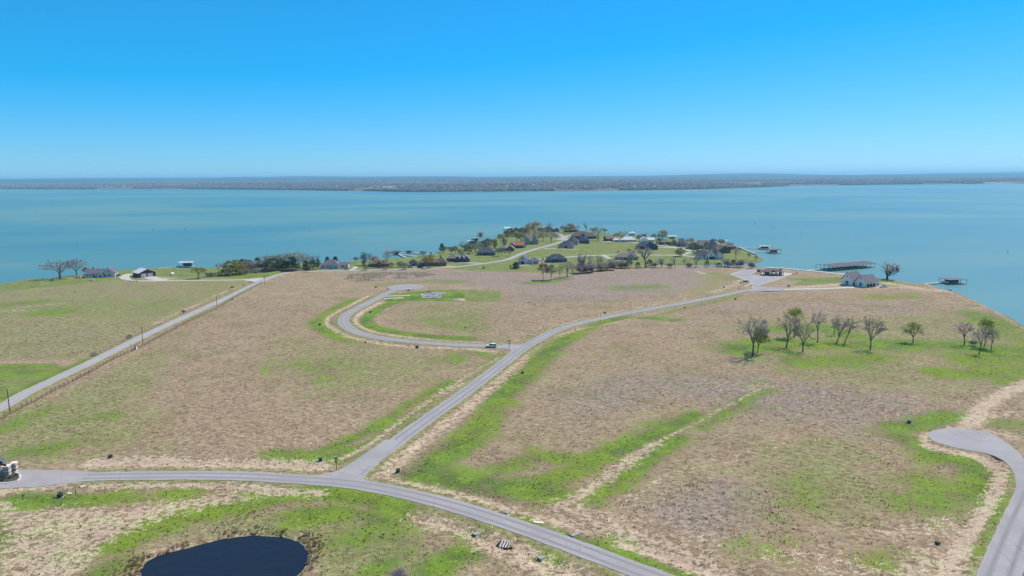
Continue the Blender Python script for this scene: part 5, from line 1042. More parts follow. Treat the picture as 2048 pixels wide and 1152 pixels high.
# ---------------------------------------------------------------- vehicles
M_TYRE = plain('tyre_rubber', (30, 30, 32), .9, .2); M_RIM = plain('alloy_rim', (150, 150, 152), .4, .1, metal=.6); M_CARG = plain('car_glass', (26, 30, 36), .1, .1, spec=.7); M_LAMP = plain('head_lamp', (220, 220, 216), .2, .05); M_RED = plain('tail_lamp', (130, 24, 20), .3, .05)
def car(label, p, rz, paint, L=4.9, name='parked_car', cat='car', group='parked vehicles', pick=False):
    e = thing(name, label, cat, p, rz, group); s = L / 4.9; w = .95 * s
    pr = [(-2.40,.42),(-2.45,.75),(-2.38,1.02),(1.20,1.06),(2.25,.94),(2.45,.70),(2.42,.40)]
    def slab(prof, w0, nm, m, par, w1=None):
        n = len(prof); w1 = w1 or w0; b = MB(); zmax = max(z for _, z in prof); zmin = min(z for _, z in prof); ww = lambda z: w0 + (w1 - w0) * (z - zmin) / (zmax - zmin)
        b.add([(x * s, -ww(z), z * s) for x, z in prof] + [(x * s, ww(z), z * s) for x, z in prof], [tuple(range(n))[::-1], tuple(range(n, 2 * n))] + [(i, (i + 1) % n, n + (i + 1) % n, n + i) for i in range(n)]); o = b.build(nm, m, par)
        bv = o.modifiers.new('edge', 'BEVEL'); bv.width = .06; bv.segments = 2; return o
    slab(pr, w, 'body', paint, e, w * .97)
    cab = [(-2.25,1.0),(-2.0,1.62),(.35,1.66),(1.20,1.02)] if not pick else [(-.6,1.0),(-.45,1.66),(.5,1.68),(1.20,1.02)]
    slab(cab, w * .93, 'cabin', M_CARG, e, w * .78); slab([(cab[1][0] + .02, cab[1][1] - .04), (cab[1][0] + .08, cab[1][1] + .06), (cab[2][0] - .08, cab[2][1] + .06), (cab[2][0], cab[2][1] - .04)], w * .80, 'roof_panel', paint, e, w * .76)
    for x in (-1.5, 1.5):
        for y in (-1, 1):
            t_ = MB().tube((x * s, y * (w - .20), .36 * s), (x * s, y * (w + .02), .36 * s), .36 * s, .36 * s, 14).build('wheel', M_TYRE, e); MB().tube((x * s, y * (w + .015), .36 * s), (x * s, y * (w + .03), .36 * s), .21 * s, .19 * s, 10).build('rim', M_RIM, t_)
    for y in (-1, 1):
        MB().box(2.36 * s, 2.47 * s, y * w * .7 - .18, y * w * .7 + .18, .72 * s, .88 * s).build('headlight', M_LAMP, e); MB().box(-2.47 * s, -2.38 * s, y * w * .8 - .1, y * w * .8 + .1, .75 * s, 1.0 * s).build('tail_light', M_RED, e)
    return e
M_CWHITE = plain('white_car_paint', (240, 230, 222), .25, .04, spec=.5); M_CDARK = plain('dark_car_paint', (44, 46, 52), .3, .06, spec=.5); M_CTAN = plain('tan_car_paint', (150, 130, 108), .4, .06, spec=.5)
def veh(label, px, py, rz, paint, L=4.9, **k):
    p = ground(px, py, .07); car(label, p, R(rz), paint, L, **k)
veh('white sport utility car driving on the loop road by the junction', 983, 694.6, 178, M_CWHITE, 5.2)
veh('white pickup parked at the corner of the big white house', 1767, 574.5, 5, M_CWHITE, 5.4, name='pickup_truck', cat='truck', pick=True)
veh('dark pickup on the cottage drive between cottage and barn', 236.5, 552.6, -20, M_CDARK, 5.2, name='pickup_truck', cat='truck', pick=True)
veh('white car on the grass under the bare oak by the cottage', 157, 556.3, 10, M_CWHITE)
veh('white car half hidden at the cottage gable', 173, 551.3, 20, M_CWHITE)
veh('white car parked before the largest east house', 1408, 499.6, 10, M_CWHITE)
veh('white car parked under the yellow fan tree', 1331, 490.6, 0, M_CWHITE)
veh('tan car in front of the small tan garage', 1343, 491.6, 0, M_CTAN, 5.4)
veh('white car in front of the teal-walled house', 1294, 500, 0, M_CWHITE, 5.4)
veh('dark car beside the mauve-roofed house', 1232, 520.4, 0, M_CDARK)
veh('dark car on the drive before the brick house garage', 841, 535.2, 0, M_CDARK)
veh('pale car on the drive end left of the golden tree', 821, 536, 0, M_CTAN)

# ---------------------------------------------------------------- fence, poles and pillars along the county road
M_FENCE = plain('brown_fence_wood', (122, 102, 84), .9, .25, 2.0); M_PILLAR = plain('white_pillar', (230, 214, 200), .9, .08); M_POLE = plain('creosoted_pole', (84, 70, 58), .9, .25, 1.0)
fl_ = densify(smooth_line(W([(-40,860),(0,838),(88,791.5),(176,745),(240,712),(293,687),(360,651),(434,616),(486,585.5),(527,565)]), 4), .5)
fence = thing('rail_fence', 'long brown three-rail fence along the county road', 'fence', (fl_[0][0], fl_[0][1], 0))
acc = 0; posts = [fl_[0]]
for i in range(1, len(fl_)):
    acc += math.dist(fl_[i], fl_[i - 1])
    if acc >= 3.0: posts.append(fl_[i]); acc = 0
ME_FP = MB().box(-.09, .09, -.09, .09, -.4, 1.45).box(-.11, .11, -.11, .11, 1.45, 1.5).mesh('post'); ME_FP.materials.append(M_FENCE)
ME_FR = MB().box(0, 1, -.03, .03, -.075, .075).mesh('rail'); ME_FR.materials.append(M_FENCE)
nr = 0
for i, (x, y) in enumerate(posts):
    z = gz(x, y); o = link('post', ME_FP, None, fence); o.location = (x - posts[0][0], y - posts[0][1], z)
    if i + 1 < len(posts):
        q = posts[i + 1]; z2 = gz(*q); d = Vector((q[0] - x, q[1] - y, z2 - z))
        for hz in ((.5, 1.2) if i > 60 else (.4, .8, 1.2)):
            r_ = link('rail', ME_FR, None, fence); r_.location = (x - posts[0][0], y - posts[0][1], z + hz); r_.scale = (d.length, 1, 1); r_.rotation_euler = d.to_track_quat('X', 'Z').to_euler()
for px, py, lab in [(271.5,697,'white square pillar with brown cap in the fence, nearer one'),(468,598.6,'white square pillar with brown cap in the fence, farther one')]:
    e = thing('gate_pillar', lab, 'pillar', ground(px, py)); MB().box(-.55,.55,-.55,.55,-.3,1.9).build('shaft', M_PILLAR, e); MB().box(-.7,.7,-.7,.7,1.9,2.05).build('cap', M_FENCE, e)
for px, py, tp, lab in [(19.5,822.5,775,'wooden utility pole nearest the camera at the left edge'),(286,686.5,651,'wooden utility pole beside the nearer white pillar'),(433.8,611.5,590.5,'wooden utility pole halfway along the fence'),(529,567.5,549.5,'wooden utility pole at the mouth of the farm drive')]:
    p = ground(px, py); H = (py - tp) * mpp(px, py); e = thing('utility_pole', lab, 'pole', p, R(-48), 'poles along the county road')
    MB().tube((0,0,-.5), (0,0,H), .17, .11, 8).build('pole_shaft', M_POLE, e); MB().box(-.9,.9,-.06,.06,H-.75,H-.6).build('cross_arm', M_POLE, e)
    for x in (-.75, .75): MB().tube((x,0,H-.6), (x,0,H-.4), .06, .04, 6).build('insulator', M_STEEL, e)
e = thing('flood_light_pole', 'thin pole on the farm lawn beside the white tank', 'pole', ground(348, 549.4)); MB().tube((0,0,-.5),(0,0,7.2),.12,.08,6).build('pole_shaft', M_POLE, e); MB().box(-.1,.5,-.1,.1,6.9,7.1).build('lamp_head', M_STEEL, e)

# ---------------------------------------------------------------- farm bits
e = thing('gas_tank', 'white round-ended tank lying on the lawn behind the barn', 'tank', ground(344, 550.2), R(80)); MB().tube((-1.5,0,1.1),(1.5,0,1.1),1.15,1.15,16).tube((1.5,0,1.1),(1.95,0,1.1),1.15,.6,16).tube((-1.95,0,1.1),(-1.5,0,1.1),.6,1.15,16).build('tank_body', M_PILLAR, e)
for x in (-1, 1): MB().box(x-.12,x+.12,-.8,.8,-.3,.3).build('saddle', M_CONC2, e)
e = thing('goal_frame', 'thin metal goal frame standing in the farm field', 'goal', ground(124, 585), R(4)); w = 2.1
for x in (-w, w): MB().tube((x,0,-.3),(x,0,2.3),.06,.06,6).build('upright', M_STEEL, e)
MB().tube((-w,0,2.3),(w,0,2.3),.06,.06,6).build('crossbar', M_STEEL, e); MB().tube((-w,0,.12),(w,0,.12),.05,.05,6).build('ground_bar', M_STEEL, e)
e = thing('field_marker', 'short dark post in the farm field right of the goal', 'post', ground(150, 584)); MB().box(-.15,.15,-.15,.15,-.3,1.3).build('shaft', M_POLE, e); MB().box(-.2,.2,-.2,.2,1.3,1.38).build('cap', M_POLE, e)
e = thing('feed_trough', 'pale low trough on the lawn in front of the cottage', 'trough', ground(183, 560.6), R(-8)); MB().box(-1.8,1.8,-.6,.6,.2,.32).box(-1.8,1.8,-.6,-.5,.32,.75).box(-1.8,1.8,.5,.6,.32,.75).box(-1.8,-1.7,-.5,.5,.32,.75).box(1.7,1.8,-.5,.5,.32,.75).build('basin', M_PILLAR, e)
for x in (-1.4, 1.4): MB().box(x-.08,x+.08,-.5,.5,-.3,.2).build('leg', M_STEEL, e)
for k, (px, py) in enumerate([(259,562.2),(264,562.6),(269,562.8),(274,562.8)]):
    tag(MB().lathe([(.25,-.2),(.55,.1),(.5,.45),(.2,.7)], 7).build('boulder', plain('dark_boulder' + 'abcd'[k], (70,66,62), .95, .3, 1.5)), 'dark boulder at the farm drive bend, ' + ['first','second','third','fourth'][k] + ' from the cottage', 'boulder', 'boulders at the drive'); bpy.data.objects[-1 if False else 'boulder' + ('' if k == 0 else '.%03d' % k)].location = ground(px, py)

# ---------------------------------------------------------------- green utility boxes
M_GBOX = plain('green_box_paint', (44, 62, 50), .6, .15); M_DBOX = plain('dark_box_paint', (36, 40, 40), .6, .15)
_b = MB(); _b.add([(-.55,-.5,.1),(.55,-.5,.1),(.55,.5,.1),(-.55,.5,.1),(-.55,-.5,.85),(.55,-.5,.85),(.55,.5,1.05),(-.55,.5,1.05)], [(0,3,2,1),(4,5,6,7),(0,1,5,4),(1,2,6,5),(2,3,7,6),(3,0,4,7)]); ME_UB = _b.mesh('cabinet')
ME_UL = MB().add([(-.6,-.55,.86),(.6,-.55,.86),(.6,.55,1.08),(-.6,.55,1.08),(-.6,-.55,.92),(.6,-.55,.92),(.6,.55,1.14),(-.6,.55,1.14)], [(0,3,2,1),(4,5,6,7),(0,1,5,4),(1,2,6,5),(2,3,7,6),(3,0,4,7)]).mesh('lid')
ME_UP = MB().box(-.85,.85,-.75,.75,-.3,.1).mesh('pad')
for px, py, sc, lab in [(221,916,.95,'green utility box on pale soil above the entry road'),(641,922,1.0,'green utility box left of the stop sign'),(796,942.5,1.0,'green utility box right of the main junction'),(120.5,993.5,1.1,'green utility box in bright grass below the entry road'),
 (1045,746.5,.9,'green utility box on the slope right of the middle road'),(1818,846,1.0,'green utility box beyond the corner turning circle'),(1875,1087.5,.8,'small dark utility box on soil inside the corner road'),(640,650.5,1.0,'green utility box in grass outside the loop bend'),(741,625.5,1.0,'green utility box inside the loop bend'),
 (731,685,.8,'small utility box below the loop road, left one'),(834,694.5,1.3,'utility box below the loop road, right one'),(817,581,1.0,'utility box beside the small turning circle'),(752,575.4,1.0,'utility box left of the small turning circle'),(1482,566.4,1.0,'utility box beside the mailbox stand'),
 (1448,576,1.0,'utility box on soil left of the mailbox stand'),(1471,599,1.0,'utility box below the middle road near the parking lot'),(1577.7,573,1.2,'utility box between parking lot and white house'),(1209.5,625.5,1.0,'utility box above the middle road at mid length'),(1369,615.4,.9,'utility box below the middle road toward the parking lot'),(930.5,655.5,.6,'tiny utility box in the field inside the loop')]:
    e = thing('utility_box', lab, 'utility box', ground(px, py), R(random.uniform(-25, 25)), 'utility boxes on the lots'); e.scale = (sc * .88,) * 3
    link('cabinet', ME_UB, M_GBOX, e); link('lid', ME_UL, M_GBOX, e); link('pad', ME_UP, M_CONC2, e)
for px, py, h, lab in [(46,998,1.1,'thin dark stake in the bright grass left of the green box'),(151,984,1.0,'short dark stake right of the green box'),(333,990,.9,'thin stake in the grass above the pond soil'),(1607.5,544.5,1.6,'dark lamp post at the foot of the community pier')]:
    e = thing('marker_stake', lab, 'stake', ground(px, py)); MB().box(-.06,.06,-.06,.06,-.3,h).build('shaft', M_DBOX, e); MB().box(-.11,.11,-.11,.11,h,h+.14).build('cap', M_DBOX, e)

# ---------------------------------------------------------------- stop signs
M_SIGNB = plain('sign_back_dark', (40, 44, 44), .6, .1); M_BLUE = plain('street_blade_green', (44, 74, 70), .5, .1); M_POSTB = plain('brown_sign_post', (86, 74, 50), .8, .15)
for px, py, tp, rz, lab in [(673,938.5,915,-35,'dark-backed stop sign with street blades at the main junction'),(1018.5,698.8,681,60,'dark-backed stop sign with street blades at the loop junction')]:
    p = ground(px, py); H = (py - tp) * mpp(px, py); e = thing('stop_sign', lab, 'sign', p, R(rz)); MB().box(-.07,.07,-.07,.07,-.4,H-.1).build('post', M_POSTB, e)
    MB().add([(.42*math.cos(a)*1.0,-.1,H*.72+.42*math.sin(a)) for a in [R(22.5+45*k) for k in range(8)]] + [(.42*math.cos(a),-.075,H*.72+.42*math.sin(a)) for a in [R(22.5+45*k) for k in range(8)]], [tuple(range(8)), tuple(range(8,16))[::-1]] + [(k,8+k,8+(k+1)%8,(k+1)%8) for k in range(8)]).build('sign_plate', M_SIGNB, e)
    MB().box(-.6,.6,-.02,.02,H-.1,H+.14).build('street_blade', M_BLUE, e); MB().box(-.02,.02,-.6,.6,H+.16,H+.38).build('street_blade', M_BLUE, e)

# ---------------------------------------------------------------- entrance island at the left edge
M_MULCH = plain('dark_mulch', (88, 78, 72), .95, .5, 1.5, obj=False); M_BLACKR = plain('black_rail', (40, 38, 38), .7, .1)
isl = [(-60,952),(-20,945),(10,941.5),(28,943),(40,951),(41,957),(34,963),(16,966.6),(-10,968),(-60,968)]
sheet('island_bed', W(isl), .16, M_MULCH); kerb(isl + [isl[0]], 'island_kerb', .5, .24)
for px, py, w, h, lab in [(15,950,.75,2.6,'white stone entrance column nearer the flag pole'),(30,943,.65,2.5,'white stone entrance column at the outer end')]:
    e = thing('entrance_column', lab, 'column', ground(px, py), R(10)); n = 7
    for k in range(n): MB().box(-w - (k % 2) * .02, w + (k % 2) * .02, -w - (k % 2) * .02, w + (k % 2) * .02, .1 + (h - .1) * k / n, .1 + (h - .1) * (k + 1) / n - .03).build('stone_course', M_STONE if k % 3 else M_PILLAR, e)
    MB().box(-w - .15, w + .15, -w - .15, w + .15, h, h + .18).build('cap', M_PILLAR, e); MB().box(-w + .06, w - .06, -w + .06, w - .06, -.2, h).build('core', M_KERB, e)
a = ground(-12, 958); b2 = ground(29, 944); e = thing('entrance_fence', 'dark rail fence between the entrance columns', 'fence', (a.x, a.y, .1), math.atan2(b2.y - a.y, b2.x - a.x)); L = (b2 - a).length
for k in range(6): MB().box(L * k / 5 - .08, L * k / 5 + .08, -.08, .08, -.2, 1.7).build('post', M_BLACKR, e)
for z in (.4, .9, 1.4): MB().box(0, L, -.04, .04, z, z + .14).build('rail', M_BLACKR, e)
p = ground(3, 955.5); H = 49 * mpp(3, 955); e = thing('flag_pole', 'pale steel flag pole with a hanging flag at the left edge', 'flag pole', p); MB().tube((0,0,-.3),(0,0,H),.11,.07,10).build('pole_shaft', M_STEEL, e); MB().lathe([(.02,H),(.12,H+.1),(.12,H+.2),(.02,H+.3)],8).build('finial', M_STEEL, e)
def flag(x0, x1, ztop, drop, nm, cols, par):
    o = None; n = 10
    for (u0, u1, v0, v1, m, nme) in cols:
        V = []; F = []
        for i in range(n + 1):
            u = u0 + (u1 - u0) * i / n
            for v in (v0, v1): V.append((x0 + (x1 - x0) * u, .12 * math.sin(u * 7), ztop - drop * u * .9 - v * 1.25))
        F = [(2 * i, 2 * i + 1, 2 * i + 3, 2 * i + 2) for i in range(n)]; q = MB().add(V, F).build(nme, m, par if o is None else o); sd_ = q.modifiers.new('cloth', 'SOLIDIFY'); sd_.thickness = .02
        if o is None: o = q
M_FB = plain('flag_blue', (36, 44, 84), .8, .1); M_FR = plain('flag_red', (140, 40, 44), .8, .1)
flag(.1, 1.5, H - .2, 1.1, 'flag', [(0, 1, 0, .9, M_PILLAR, 'flag'),], e); flag(.1, 1.7, H - 1.9, .3, 'flag', [(0, .33, 0, 1, M_FB, 'flag'), (.33, 1, 0, .5, M_PILLAR, 'stripe'), (.33, 1, .5, 1, M_FR, 'stripe')], e)
for px, py, wd, tp, c_, lab in [(5,961,16,952,'dark','dark clipped bush at the foot of the flag pole'),(33,952,10,946,'dark','dark clipped bush at the tip of the entrance island'),(22,957,12,951,'ever','low green bush in the middle of the entrance island'),(-6,950,14,938,'ever','green bush behind the flag pole')]:
    tree('dome', c_, px, py, tp, wd, lab, 'entrance bushes', name='bush', cat='bush')

# ---------------------------------------------------------------- culverts and slabs by the near road
def slab(px, py, L, Wd, rz, m, label, name='culvert_apron', cat='concrete slab', h=.16, tilt=0):
    e = thing(name, label, cat, ground(px, py), R(rz)); o = MB().box(-L/2, L/2, -Wd/2, Wd/2, -.25, h).build('slab', m, e); q = MB().box(-L/2, -L/2 + .25, -Wd/2 - .12, Wd/2 + .12, -.25, h + .14).build('lip', m, e); return e
slab(1016,1024,2.2,1.0,55,M_CONC2,'grey concrete culvert apron above the near road'); slab(1152,1068,3.2,1.1,40,M_CONC2,'long grey concrete culvert apron right of the white slab'); slab(954,1064,2.2,1.0,50,M_CONC2,'grey concrete culvert apron below the near road, left one'); slab(1085,1112.5,2.2,1.0,45,M_CONC2,'grey concrete culvert apron below the near road, right one')
slab(1077,1045.5,2.3,.7,-12,M_PILLAR,'bright white headwall slab in the roadside grass','headwall'); slab(165.5,973,1.3,.6,52,M_PILLAR,'white concrete slab on the verge below the entry road','headwall'); slab(139,983.5,.9,.5,5,M_PILLAR,'small white slab left of the short stake','headwall')
def inlet():
    p = ground(1009, 1089); e = thing('drain_inlet', 'white framed drain inlet with white pipes and black mouth below the near road', 'drain', (p.x, p.y, p.z + .42), R(-20)); e.scale = (.75, .75, .75)
    T = Matrix.Rotation(R(28), 4, 'X')
    def bx(b, x0, x1, y0, y1, z0, z1):
        o = MB().box(x0, x1, y0, y1, z0, z1); b.add([T @ Vector(v) for v in o.v], o.f)
    for args, nm, m in [((-1.5,1.5,1.15,1.3,.1,.28),'frame_bar',M_PILLAR),((1.35,1.5,-1.3,1.15,.1,.28),'frame_bar',M_PILLAR),((-1.5,1.35,-1.3,1.15,-.12,0),'pit_floor',M_BLACKR)]:
        b = MB(); bx(b, *args); b.build(nm, m, e)
    for k, x in enumerate((-1.05, -.2, .65)):
        a = T @ Vector((x - .1, -1.2 + .1 * k, .2)); c_ = T @ Vector((x + .2, 1.0, .16)); MB().tube(a, c_, .26, .24, 10).build('pipe', M_PILLAR, e)
    MB().add([(.3,-1.75,-.6),(2.6,-.6,-.6),(2.5,.1,-.6),(1.2,-.9,-.6),(.3,-1.75,-.3),(2.6,-.6,-.2),(2.5,.1,-.1),(1.2,-.9,-.3)],[(0,3,2,1),(4,5,6,7),(0,1,5,4),(1,2,6,5),(2,3,7,6),(3,0,4,7)]).build('mouth', M_BLACKR, e); MB().box(-2.3,-1.55,-.7,.9,-.9,-.1).build('mouth', M_BLACKR, e)
inlet()

# ---------------------------------------------------------------- the building plot inside the loop
plot = W([(842,596.5),(850,586),(878,585.5),(891,585.2),(879,597.6),(868,597.2)])
M_FOUND = plain('foundation_concrete', (150, 146, 148), .9, .3, .8, obj=False)
c0 = at(866, 592); e = thing('house_foundation', 'pale house foundation with pipes and lumber on the bright green plot', 'foundation', (c0.x, c0.y, 0)); e.location.z = 0
b = MB(); n = len(plot); b.add([(x - c0.x, y - c0.y, .35) for x, y in plot] + [(x - c0.x, y - c0.y, -.3) for x, y in plot], [tuple(range(n))] + [(i, n + i, n + (i + 1) % n, (i + 1) % n) for i in range(n)]); me = b.mesh('slab'); bm = bmesh.new(); bm.from_mesh(me); bmesh.ops.recalc_face_normals(bm, faces=bm.faces); bm.to_mesh(me); bm.free(); link('slab', me, M_FOUND, e)
rnd = random.Random(5)
for k in range(46):
    px = rnd.uniform(850, 886); py = rnd.uniform(587, 596); q = at(px, py); l = rnd.uniform(1.0, 4.5); o = MB().box(-l/2, l/2, -.12, .12, .36, .36 + rnd.uniform(.05, .2)).build('lumber' if k % 3 else 'form_board', M_WOODD if k % 2 else M_WOODL, e); o.location = (q.x - c0.x, q.y - c0.y, 0); o.rotation_euler = (0, 0, rnd.choice((0, 1.57)) + rnd.uniform(-.15, .15) + .25)
for k in range(9):
    px = rnd.uniform(853, 882); py = rnd.uniform(587.5, 595.5); q = at(px, py); o = MB().tube((0,0,.3),(0,0,1.1),.07,.07,6).build('pipe', M_PILLAR, e); o.location = (q.x - c0.x, q.y - c0.y, 0)
for px, py, r, h, m, lab in [(919,600.5,4.4,1.1,plain('sandy_soil', (184,162,134), .95, .3, .8),'sandy soil mound on the bright green plot'),(857,585.6,2.6,.9,plain('black_soil', (64,58,52), .95, .3, .8),'dark pile at the back of the foundation'),(843.5,590,1.4,.8,M_PILLAR,'white bagged pile at the front of the foundation')]:
    p = ground(px, py); b = MB(); N = 18
    prof = [(r, -.15), (r * .85, h * .25), (r * .6, h * .65), (r * .3, h * .92), (.05, h)]
    b.lathe(prof, N); b.v = [(x * (1 + .18 * math.sin(3 * math.atan2(y, x) + r)) , y * (1 + .12 * math.cos(2 * math.atan2(y, x))), z * (1 + .2 * math.sin(5 * x + y * 3))) for x, y, z in b.v]
    o = tag(b.build('material_pile', m, None, True), lab, 'pile'); o.location = p

# ---------------------------------------------------------------- timbers at the shore and snags in the lake
e = thing('timber_ramp', 'dark red timber ramp lying at the water edge beside the lone dock', 'ramp', at(1889, 580.5, -.9), R(-3)); [MB().box(-4.6,4.6,-1.0+k*.5,-.56+k*.5,0,.3).build('plank', plain('red_timber_' + 'abcd'[k], (96-5*k,54+3*k,48), .9, .25), e) for k in range(4)]
e = thing('log', 'dark driftwood log on the far left shore', 'log', at(47, 564.6, -.6), R(8)); MB().tube((-3,0,.2),(3,0,.3),.35,.22,8).build('stem', M_BARKD, e); MB().tube((1,0,.3),(2,.4,1.0),.12,.05,6).build('branch', M_BARKD, e)
SN = 'drowned tree snags in the lake'
def snag(px, py, hpx, label, lean=.1):
    p = at(px, py, WATER_Z); H = hpx * mpp(px, py); e = thing('tree_snag', label, 'tree snag', p, random.uniform(0, 6), SN); r = max(.22, H * .035)
    MB().tube((0,0,-2),(H*lean,0,H),r,r*.45,7).build('trunk', M_BARKD, e); MB().tube((H*lean*.5,0,H*.5),(H*.35,H*.1,H*.85),r*.5,r*.2,5).build('limb', M_BARKD, e); MB().tube((H*lean*.4,0,H*.35),(-H*.25,-H*.1,H*.7),r*.4,r*.15,5).build('limb', M_BARKD, e)
for a in [(1508,447,6,'leaning snag left of a pair in open water above the east piers'),(1511.5,449.5,4,'short snag right of a pair in open water above the east piers'),(1545,457,6,'single snag right of the pair in open water'),(1602.5,468,6,'upright snag nearest the community dock'),(1379.5,404,3.5,'far snag in the middle of the lake'),(1567,409,3,'far thin snag right of the mid-lake one'),
 (370.5,462,7,'forked snag in open water left of the wood'),(306,461,4,'small snag left of the forked one'),(152,479,4,'snag off the left shore nearest the photo edge'),(97,523.5,4,'small snag close to the wide bare oak'),(154,495,5,'clustered snag off the cottage'),(2015,506,8,'branched snag at the right edge of the lake'),(620,464,2.5,'tiny snag in the middle of the left lake'),(500,452,2.5,'tiny snag far out in the left lake')]: snag(*a)

# ---------------------------------------------------------------- far shore, its wood and houses, blue hills
FS = [(-900,377),(-300,379),(0,378.5),(120,379),(350,378.5),(560,380),(700,382),(820,384),(950,383.6),(1100,382.4),(1250,381),(1400,379),(1480,376),(1540,374),(1600,371),(1700,370.4),(1800,369.2),(1900,368.6),(2048,367.5),(2400,365),(2900,361)]
fs_w = densify(smooth_line([tuple(at(x, y, WATER_Z).xy) for x, y in FS], 3), 250)
fx = np.array([p[0] for p in fs_w]); fy = np.array([p[1] for p in fs_w]); o_ = np.argsort(fx); fx, fy = fx[o_], fy[o_]
DY = np.array([-40, 0, 60, 200, 450, 800, 1300, 2000, 3000, 4500, 6500, 9000, 12000.]); DZ = np.array([-4, .5, 4, 8, 11, 15, 19, 23, 28, 34, 40, 44, 40.])
FX = np.linspace(fx[0], fx[-1], 160); FY0 = np.interp(FX, fx, fy)
gx2 = np.repeat(FX[None], len(DY), 0); gy2 = FY0[None] + DY[:, None]
fz = DZ[:, None] + vnoise(gx2 / 900, gy2 / 900, 51) * np.minimum(14, DY[:, None] * .02).clip(0) + vnoise(gx2 / 2500, gy2 / 2500, 52) * np.minimum(16, DY[:, None] * .008).clip(0)
def fh(x, y):
    d = y - np.interp(x, fx, fy); return np.interp(d, DY, DZ) + vnoise(x / 900, y / 900, 51) * np.minimum(14, d * .02).clip(0) + vnoise(x / 2500, y / 2500, 52) * np.minimum(16, d * .008).clip(0)
nn_ = len(FX); q_ = np.arange(len(DY) - 1)[:, None] * nn_ + np.arange(nn_ - 1)[None]
t = NT('far_land'); P = t.pos(); n1 = t.noise(P, .0016, 4, .6); n2 = t.noise(P, .006, 3)
M_FAR = t.done(t.mix(t.remap(n1, .56, .66, 0, .8), t.mix(t.remap(n2, .4, .6), lin(96,84,72), lin(118,104,86)), lin(148,146,96)), .95, .1)
me = big_mesh('far_shore', np.stack([gx2.ravel(), gy2.ravel(), fz.ravel()], 1), np.stack([q_, q_ + 1, q_ + nn_ + 1, q_ + nn_], -1).reshape(-1, 4)); tag(link('far_shore', me, M_FAR), kind='structure')
# the far wood: crowns as small faceted domes
NF = 46000
x = RNG.uniform(-6200, 6800, NF); d = 12 + 7500 * RNG.random(NF) ** 2.6; y = np.interp(x, fx, fy) + d
cl = vnoise(x / 420, y / 420, 61) + .5 * vnoise(x / 150, y / 150, 62); k = (cl > -.22 + .10 * (d < 250)) & (d > 12); x, y, d, cl = x[k], y[k], d[k], cl[k]; n = len(x)
r = RNG.uniform(7, 12, n) * (1 + d / 4000); h = RNG.uniform(8, 12, n) * (1 + .15 * cl); z = fh(x, y)
ang = np.arange(6) * math.pi / 3; ring = np.stack([np.cos(ang), np.sin(ang)], 1); V = np.zeros((n, 13, 3)); jit = RNG.uniform(.75, 1.2, (n, 12))
for q in range(6):
    V[:, q] = np.stack([x + ring[q, 0] * r * jit[:, q], y + ring[q, 1] * r * jit[:, q], z + h * .12], 1); V[:, 6 + q] = np.stack([x + ring[q, 0] * r * .7 * jit[:, 6 + q], y + ring[q, 1] * r * .7 * jit[:, 6 + q], z + h * .7 * jit[:, q]], 1)
V[:, 12] = np.stack([x, y, z + h], 1); tri = []
for q in range(6): w = (q + 1) % 6; tri += [(q, w, 6 + w), (q, 6 + w, 6 + q), (6 + q, 6 + w, 12)]
F = (np.arange(n)[:, None, None] * 13 + np.array(tri)[None]).reshape(-1, 3); me = big_mesh('far_wood', V.reshape(-1, 3), F); me.polygons.foreach_set('use_smooth', np.ones(len(F), bool)); s = RNG.random(n); ev = (RNG.random(n) < .16 + .25 * (d < 150)).astype(float); vcol(me, 'shade', np.repeat(np.stack([s, ev, s * 0], 1), 13, 0))
t = NT('far_wood'); a = t.sep(t.attr('shade')); M_FW = t.done(t.mix(a[1], t.mix(a[0], lin(98,89,90), lin(112,102,101)), lin(70,74,66)), .95, .1)
tag(link('far_wood', me, M_FW), 'continuous bare winter wood covering the land across the lake', 'wood', kind='stuff')
# blue hills beyond
for hx0, y0, zt, sd_ in [(0, 12500, 82, 71), (0, 16500, 108, 72)]:
    X = np.linspace(-22000, 22000, 140); top = zt + vnoise(X / 2600, X * 0 + sd_, sd_) * 44 + vnoise(X / 700, X * 0 + 3, sd_ + 5) * 12; V = []; 
    for i, xx in enumerate(X): V += [(xx, y0 - 1800, -2), (xx, y0 - 700, top[i] * .6), (xx, y0, top[i]), (xx, y0 + 1500, top[i] * .7), (xx, y0 + 2500, -2)]
    F = [(i * 5 + k, (i + 1) * 5 + k, (i + 1) * 5 + k + 1, i * 5 + k + 1) for i in range(len(X) - 1) for k in range(4)]; tag(MB().add(V, F).build('hill', M_FW2 if False else plain('far_hill_wood', (52, 60, 62), .95, .15, .0012, obj=False), None, True), kind='structure')
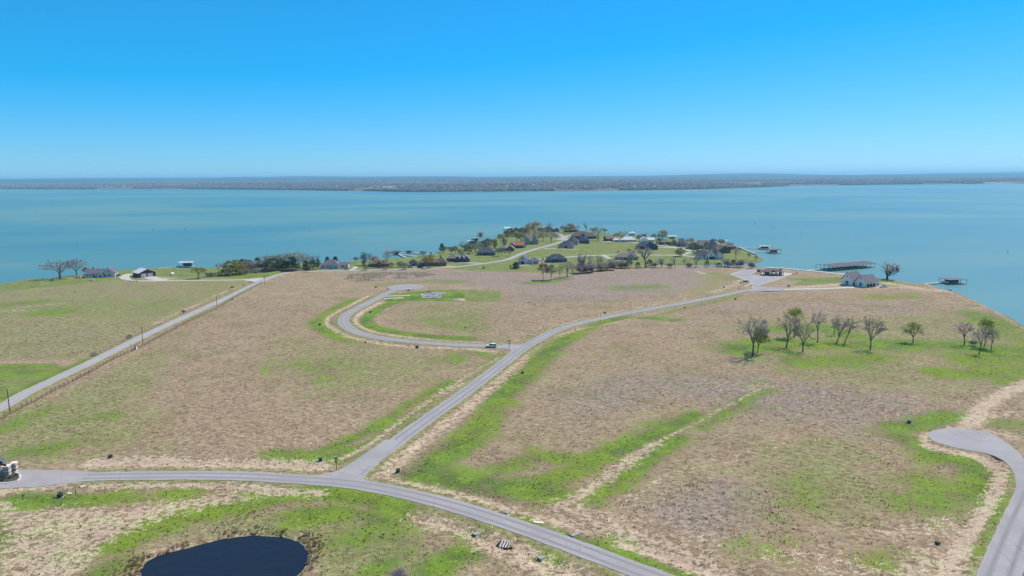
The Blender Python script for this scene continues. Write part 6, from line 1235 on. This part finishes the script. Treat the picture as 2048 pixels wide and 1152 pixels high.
# houses on the far shore
FL = 'tiny pale house among the trees on the far shore'
fh_list = [(34,377.6),(62,376),(86,376.4),(92,374.5),(140,377.8),(150,376),(163,374.6),(196,376.5),(201,377.6),(214,376),(247,377),(270,374),(358,371.8),(432,378),(445,377),(452,378.4),(505,374.6),(566,366.2),(640,379.4),(672,378),(724,366.8),(958,381),(1015,379.2),(1064,376),(1143,376.6),(1172,380),(1270,378.6),(1366,377.4),(1390,376.8),(1410,374.6),(1436,376.4),(1484,373.4),(1520,373.2),(1855,355.6),(1956,366),(1606,368.6),(860,381.4),(905,381.6),(780,381.6),(1310,378.6)]
for k, (px, py) in enumerate(fh_list):
    g0 = at(px, py, WATER_Z); dd = min(max(g0.y - np.interp(g0.x, fx, fy), 8), 900); yy = float(np.interp(g0.x, fx, fy) + dd); zz = float(fh(np.array([g0.x]), np.array([yy]))[0]); up = 0 if dd < 60 else 9
    w = random.uniform(9, 20); dp = 10; h = random.uniform(3.5, 6); e = thing('far_house', FL, 'house', (g0.x, yy, zz + up * .5), R(random.uniform(-25, 25)), 'houses on the far shore'); b = MB(); kd = random.choice(('gx', 'gy', 'hip')); wall_box(b, -w/2, w/2, 0, dp, h, kd, 2.6, -8); b.build('wall', WLm[random.choice(('white','white','cream','lilac','tan','white'))], e); hip_roof(-w/2, w/2, 0, dp, h, 2.6, kd, .4).build('roof', RF[random.choice(('pale','white','grey','mauve','pale'))], e)

# ---------------------------------------------------------------- the air between here and there
vm = bpy.data.materials.new('haze_air'); vm.use_nodes = True; nt = vm.node_tree; nt.nodes.remove(nt.nodes['Principled BSDF'])
pv_ = nt.nodes.new('ShaderNodeVolumePrincipled'); pv_.inputs['Color'].default_value = (.40, .76, 1.0, 1); pv_.inputs['Density'].default_value = HAZE; pv_.inputs['Anisotropy'].default_value = .1
nt.links.new(pv_.outputs[0], nt.nodes['Material Output'].inputs['Volume'])
hz = MB().box(-40000, 40000, -4000, 32000, -6, 190).build('haze', vm); tag(hz, kind='stuff')
